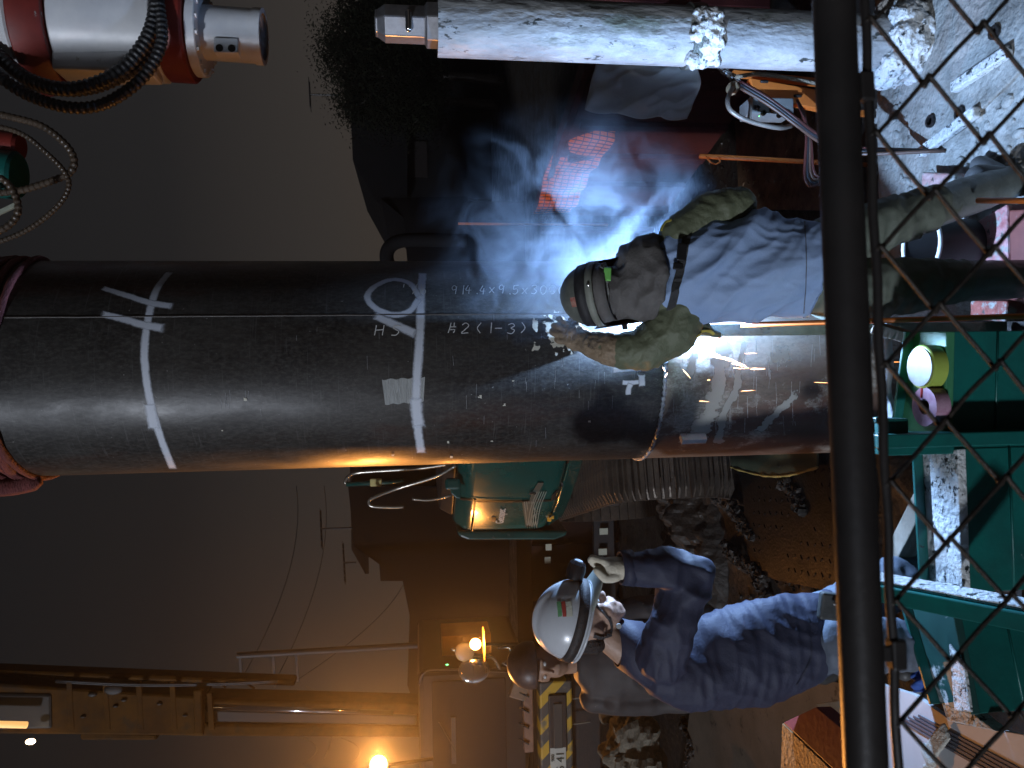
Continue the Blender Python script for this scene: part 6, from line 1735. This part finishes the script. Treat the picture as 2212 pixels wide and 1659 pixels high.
MB().lathe(lp_ + f2 * 0.047, f2, [(0, 0.016), (0.004, 0.014)], 16).build('lamp_lens', M('lens_clear', (0.6, 0.62, 0.65), None, 3, 0.1), sp_, auto=True)
hsb = bvh_of(hs)
for col, a, b in (((0.12, 0.35, 0.16), 1203, 1212), ((0.42, 0.06, 0.05), 1213, 1221), ((0.6, 0.6, 0.5), 1222, 1234)):
    strip_on(hsb, [((a + b) / 2, 1300), ((a + b) / 2 + 2, 1318), ((a + b) / 2 + 3, 1332)], (b - a) / 640, 0.004, 6, 2.5).build('sticker', M('hat_sticker_%d' % a, col, None, 4, 0.4), sp_)
# chin strap over the cheek
bodyb = bvh_of(sp_)
strip_on(bodyb, [(1276, 1302), (1292, 1312), (1312, 1332), (1320, 1352), (1318, 1372)], 0.008, 0.005, 8, 2.55).build('chin_strap', black_web, sp_, thick=0.002)
strip_on(bodyb, [(1282, 1372), (1300, 1376), (1320, 1370)], 0.012, 0.006, 8, 2.55).build('chin_strap', black_web, sp_, thick=0.002)
MB().lathe(J(1336, 1352, 2.545), (0, -1, 0), [(0, 0.009), (0.006, 0.009)], 12).build('strap_button', M('button_grey', (0.4, 0.42, 0.42), None, 4, 0.3), sp_, auto=True)

# ------------------------------------------------------------------ man standing in the dark behind him
TY3 = 3.8
h3 = J(1172, 1436, TY3)
R3 = rot3(-X, -Yv, Zv)
def hp3(x_, y_, z_): return head_pt(h3, R3, x_, y_, z_)
mb = MB()
mb.ell(hp3(0, -0.01, 0.02), 0.075, 0.092, 0.105, R3)
mb.ell(hp3(0, 0.022, -0.06), 0.056, 0.058, 0.062, R3)
mb.limb([hp3(0, 0.078, 0.01), hp3(0, 0.100, -0.03)], [0.009, 0.013])
mb.limb([hp3(0.02, 0.078, -0.062), hp3(-0.02, 0.078, -0.062)], [0.010, 0.010])
mb.limb([hp3(0.045, 0.07, 0.02), hp3(-0.045, 0.07, 0.02)], [0.012, 0.012])
for s_ in (-1, 1):
    mb.ell(hp3(s_ * 0.077, -0.01, -0.01), 0.010, 0.02, 0.033, R3)
n3 = h3 + Vector((0, 0.03, -0.18))
mb.limb([h3 + Vector((0, 0.01, -0.08)), n3], [0.055, 0.06])
zs = n3.z
tor3 = [(0.0, 0.09, 0.075), (-0.06, 0.18, 0.10), (-0.2, 0.20, 0.12), (-0.42, 0.18, 0.115), (-0.62, 0.18, 0.12)]
mb.loft([(n3 + Zv * a, X * w, Yv * d) for a, w, d in tor3])
for s_ in (-1, 1):
    sh = n3 + Vector((s_ * 0.19, 0, -0.09)); el = sh + Vector((s_ * 0.05, 0.02, -0.30)); wr_ = el + Vector((-s_ * 0.03, -0.08, -0.26))
    mb.limb([sh, el, wr_], [0.05, 0.042, 0.03])
    mb.ell(wr_ + Vector((0, -0.02, -0.06)), 0.028, 0.035, 0.045)
    for k in range(4):
        b_ = wr_ + Vector((0, -0.045 + k * 0.018, -0.09))
        mb.limb([b_, b_ + Vector((0, 0, -0.04)), b_ + Vector((-s_ * 0.012, 0, -0.06))], [0.009, 0.008, 0.007])
    mb.limb([wr_ + Vector((0, -0.04, -0.04)), wr_ + Vector((-s_ * 0.01, -0.07, -0.075))], [0.011, 0.009])
    mb.limb([n3 + Vector((s_ * 0.09, 0, -0.62)), Vector((n3.x + s_ * 0.10, TY3, 0.48)), Vector((n3.x + s_ * 0.11, TY3 + 0.03, 0.08))], [0.085, 0.06, 0.045])
tm = link_mesh('person', fuse(mb, 0.008, 2), M('dim_skin', (0.34, 0.19, 0.125), (0.42, 0.25, 0.165), 8, 0.55), None, Vector((h3.x, TY3, 0)))
tag(tm, 'man in a dark speckled jacket standing in shadow beside the striped bumper', 'person')
for s_ in (-1, 1):
    MB().ell(hp3(s_ * 0.031, 0.072, 0.0), 0.012, 0.010, 0.008, R3).build('eye', eye_m, tm, smooth=True)
dome(hp3(0, -0.01, 0.062), R3, 0.108, 0.128, 0.110).build('hard_hat', M('brown_hat', (0.06, 0.035, 0.028), (0.11, 0.065, 0.05), 12, 0.45, spots=[((0.2, 0.16, 0.12), 0.64, 24, 0.04)]), tm, smooth=True, thick=0.004)
mb = MB(); mb.loft([(n3 + Zv * (a + 0.01), X * (w * 1.1), Yv * (d * 1.15)) for a, w, d in tor3])
for s_ in (-1, 1):
    sh = n3 + Vector((s_ * 0.19, 0, -0.09)); el = sh + Vector((s_ * 0.05, 0.02, -0.30)); wr_ = el + Vector((-s_ * 0.03, -0.08, -0.26))
    mb.limb([sh, el, wr_], [0.078, 0.066, 0.05])
child('jacket', mb, 0.010, 3, lambda p, n_: 0.010 * ridge(p, (7, 6, 9), 3.0) - 0.004, M('speckled_jacket', (0.03, 0.026, 0.026), (0.05, 0.043, 0.042), 4, 0.7, spots=[((0.22, 0.2, 0.17), 0.66, 34, 0.03)]), tm)
mb = MB().loft([(n3 + Zv * -0.58, X * 0.19, Yv * 0.13), (n3 + Zv * -0.70, X * 0.18, Yv * 0.13)])
for s_ in (-1, 1):
    mb.limb([n3 + Vector((s_ * 0.09, 0, -0.66)), Vector((n3.x + s_ * 0.10, TY3, 0.48)), Vector((n3.x + s_ * 0.11, TY3 + 0.03, 0.12))], [0.105, 0.082, 0.07])
child('trousers', mb, 0.011, 3, lambda p, n_: 0.010 * ridge(p, (7, 6, 12), 3.0) - 0.004, M('dark_trousers', (0.025, 0.024, 0.024), (0.04, 0.038, 0.036), 5, 0.75), tm)
for s_ in (-1, 1):
    c = Vector((n3.x + s_ * 0.11, TY3 + 0.03, 0.05))
    child('boot', MB().limb([c + Zv * 0.1, c], [0.055, 0.05]).limb([c + Yv * 0.04, c - Yv * 0.15], [0.045, 0.04]), 0.01, 3, None, boot_m, tm)
# ================================================================== welding torch and its arc
arc_s = on_pipe(1418, 689)
arc_n = Vector((arc_s.x - PIPE_X, arc_s.y - PIPE_Y, 0)).normalized()
arc = Vector((arc_s.x, arc_s.y, WELD_Z)) + arc_n * 0.031
tor_ = thing('welding_torch', 'welding torch with its arc burning behind the welder arm', 'torch', arc)
MB().lathe(arc + arc_n * 0.03 + Vector((0.02, 0, 0.0)), (Rwr - arc).normalized(), [(0.0, 0.008), (0.05, 0.011), (0.12, 0.012), (0.2, 0.014)], 14).build('nozzle', M('copper', (0.45, 0.22, 0.10), None, 4, 0.3, metal=0.8), tor_, auto=True)
MB().ell(arc - arc_n * 0.022, 0.007, 0.007, 0.007).build('arc', M('arc_glow', (1, 1, 1), emit=((0.65, 0.80, 1.0), 60.0)), tor_, smooth=True)
al = bpy.data.lights.new('arc_light', 'POINT'); al.energy = 300.0; al.color = (0.38, 0.60, 1.0); al.shadow_soft_size = 0.015
ao = bpy.data.objects.new('arc_light', al); COL.objects.link(ao); ao.location = arc

# ================================================================== sodium work lamps on the left
def work_lamp(px, py, Y, aim, power, label, r=0.075, cone=None):
    p = at(px, py, Y)
    t = thing('work_lamp', label, 'lamp', p)
    d = (Vector(aim) - p).normalized()
    if cone:
        MB().lathe(p - d * 0.07, d, [(0, r * 0.5), (0.02, r * 0.95), (0.07, r * 1.15), (0.075, r * 1.15), (0.05, r * 0.9)], 24).build('housing', black_steel, t, auto=True)
    else:
        MB().lathe(p - Vector((0, 0, r * 1.6)), (0, 0, 1), [(0, r * 3.0), (0.008, r * 3.05), (0.014, r * 1.0)], 24).build('shade', M('shade_amber', (0.5, 0.28, 0.06)), t, auto=True)
    MB().ell(p + d * 0.012, r, r, r, None, 20, 12).build('bulb', M('sodium_bulb', (1, 0.7, 0.3), emit=((1.0, 0.50, 0.12), 30.0)), t, smooth=True)
    MB().tube([p - d * 0.06, p - d * 0.10 + Vector((0, 0.05, -0.15)), Vector((p.x - 0.1, p.y + 0.25, p.z - 0.45))], 0.015, 8).build('stand', black_steel, t, smooth=True)
    l = bpy.data.lights.new('sodium_light', 'SPOT' if cone else 'POINT'); l.energy = power; l.color = (1.0, 0.38, 0.08); l.shadow_soft_size = r
    lo2 = bpy.data.objects.new('sodium_light', l); COL.objects.link(lo2); lo2.location = p + d * (0.12 if cone else 0.075)
    if cone:
        l.spot_size = math.radians(cone); l.spot_blend = 0.6
        lo2.rotation_euler = d.to_track_quat('-Z', 'Y').to_euler()
work_lamp(818, 1652, 6.6, (-0.1, 2.9, 2.95), 480.0, 'glowing sodium work lamp at the bottom edge by the crane boom', 0.07, 76)
work_lamp(1027, 1392, 7.7, (0.1, 3.0, 2.0), 60.0, 'glowing sodium work lamp on the amber locker', 0.055)

# ================================================================== sparks
spark_m = M('spark', (1, 0.4, 0.1), emit=((1.0, 0.30, 0.05), 3.2))
mb = MB()
def spark(a, b, Y0, Y1, r=0.0009):
    p, q = at(*a, Y0), at(*b, Y1)
    mb.tube([p, p.lerp(q, 0.3), p.lerp(q, 0.75), q], [r * 0.2, r, r * 0.8, r * 0.15], 5)
def spark_run(a, b, n, spread, Y0=3.08, Y1=2.98):
    for k in range(n):
        t0 = random.random() * 0.8; t1 = min(1, t0 + random.uniform(0.12, 0.30))
        j0, j1 = random.uniform(-spread, spread), random.uniform(-spread, spread)
        pa = (a[0] + (b[0] - a[0]) * t0, a[1] + (b[1] - a[1]) * t0 + j0); pb = (a[0] + (b[0] - a[0]) * t1, a[1] + (b[1] - a[1]) * t1 + j0 * 0.7)
        spark(pa, pb, Y0, Y1)
spark_run((1478, 743), (1618, 794), 34, 5)
spark_run((1580, 797), (1690, 797), 5, 2)
spark_run((1505, 731), (1612, 729), 4, 1)
for a, b in (((1608, 764), (1636, 763)), ((1758, 826), (1795, 827)), ((1475, 798), (1492, 818)), ((1510, 866), (1532, 868)), ((1528, 821), (1535, 821)), ((1600, 845), (1632, 843)), ((1905, 782), (1960, 782)), ((1432, 793), (1437, 803)), ((1442, 805), (1436, 816))):
    spark(a, b, 3.04, 3.0, 0.0012)
o = mb.build('sparks', spark_m); o['kind'] = 'stuff'
tag(o, 'orange welding sparks flying from the weld across the lower pile', 'sparks')

# ================================================================== blue smoke from the arc
sc_ = at(1240, 535, 3.25)
half = Vector((0.70, 0.35, 0.74))
me = MB().box((0, 0, 0), (2, 2, 2)).mesh('smoke')
sm = bpy.data.objects.new('smoke', me); COL.objects.link(sm)
sm.location = sc_; sm.scale = half
sm['kind'] = 'stuff'
tag(sm, 'blue welding smoke drifting up from behind the welder helmet', 'smoke')
m = bpy.data.materials.new('smoke'); m.use_nodes = True
N, L = m.node_tree.nodes, m.node_tree.links
N.remove(N['Principled BSDF'])
pv = N.new('ShaderNodeVolumePrincipled'); pv.inputs['Color'].default_value = (0.66, 0.80, 1.0, 1); pv.inputs['Anisotropy'].default_value = 0.25
L.new(pv.outputs[0], N['Material Output'].inputs['Volume'])
tc = N.new('ShaderNodeTexCoord')
def nmath(op, a, b=None, c=None):
    x_ = N.new('ShaderNodeMath'); x_.operation = op
    for i, v in enumerate((a, b, c)):
        if v is None: continue
        if isinstance(v, (int, float)): x_.inputs[i].default_value = v
        else: L.new(v, x_.inputs[i])
    return x_.outputs[0]
mp = N.new('ShaderNodeMapping'); mp.inputs['Scale'].default_value = (half.x, half.y, half.z)
L.new(tc.outputs['Object'], mp.inputs[0])
# swirl the coordinates
nw = N.new('ShaderNodeTexNoise'); nw.inputs['Scale'].default_value = 3.2; nw.inputs['Detail'].default_value = 2
L.new(mp.outputs[0], nw.inputs['Vector'])
vs_ = N.new('ShaderNodeVectorMath'); vs_.operation = 'MULTIPLY_ADD'; vs_.inputs[1].default_value = (0.55, 0.55, 0.55)
L.new(nw.outputs['Color'], vs_.inputs[0]); L.new(mp.outputs[0], vs_.inputs[2])
nz = N.new('ShaderNodeTexNoise'); nz.inputs['Scale'].default_value = 3.0; nz.inputs['Detail'].default_value = 8; nz.inputs['Roughness'].default_value = 0.66; nz.inputs['Distortion'].default_value = 1.1
L.new(vs_.outputs[0], nz.inputs['Vector'])
ln = N.new('ShaderNodeVectorMath'); ln.operation = 'LENGTH'; L.new(tc.outputs['Object'], ln.inputs[0])
fall = N.new('ShaderNodeMapRange'); fall.inputs[1].default_value = 0.95; fall.inputs[2].default_value = 0.10; fall.interpolation_type = 'SMOOTHSTEP'
L.new(ln.outputs['Value'], fall.inputs[0])
th = N.new('ShaderNodeMapRange'); th.inputs[1].default_value = 0.44; th.inputs[2].default_value = 0.70
L.new(nz.outputs['Fac'], th.inputs[0])
nf = N.new('ShaderNodeTexNoise'); nf.inputs['Scale'].default_value = 8.0; nf.inputs['Detail'].default_value = 6; nf.inputs['Roughness'].default_value = 0.62; nf.inputs['Distortion'].default_value = 2.2
L.new(vs_.outputs[0], nf.inputs['Vector'])
rf = nmath('SUBTRACT', 1.0, nmath('MULTIPLY', nmath('ABSOLUTE', nmath('SUBTRACT', nf.outputs['Fac'], 0.5)), 9.0))
fine = nmath('ADD', 0.75, nmath('MULTIPLY', nmath('MAXIMUM', rf, 0.0), 0.7))
d_ = nmath('MULTIPLY', nmath('MULTIPLY', nmath('MULTIPLY', th.outputs[0], fall.outputs[0]), fine), 5.2)
L.new(d_, pv.inputs['Density'])
sm.data.materials.append(m)

# ================================================================== damp night air round everything
hz_o = MB().box((0, 24, 5.5), (90, 72, 13.2)).build('haze', None, fix=True)
hz_o['kind'] = 'stuff'
tag(hz_o, 'thin damp night haze over the whole site', 'haze')
m = bpy.data.materials.new('haze'); m.use_nodes = True
N, L = m.node_tree.nodes, m.node_tree.links
N.remove(N['Principled BSDF'])
pv = N.new('ShaderNodeVolumePrincipled'); pv.inputs['Color'].default_value = (0.9, 0.9, 0.92, 1); pv.inputs['Density'].default_value = 0.0040; pv.inputs['Anisotropy'].default_value = 0.86
L.new(pv.outputs[0], N['Material Output'].inputs['Volume'])
hz_o.data.materials.append(m)
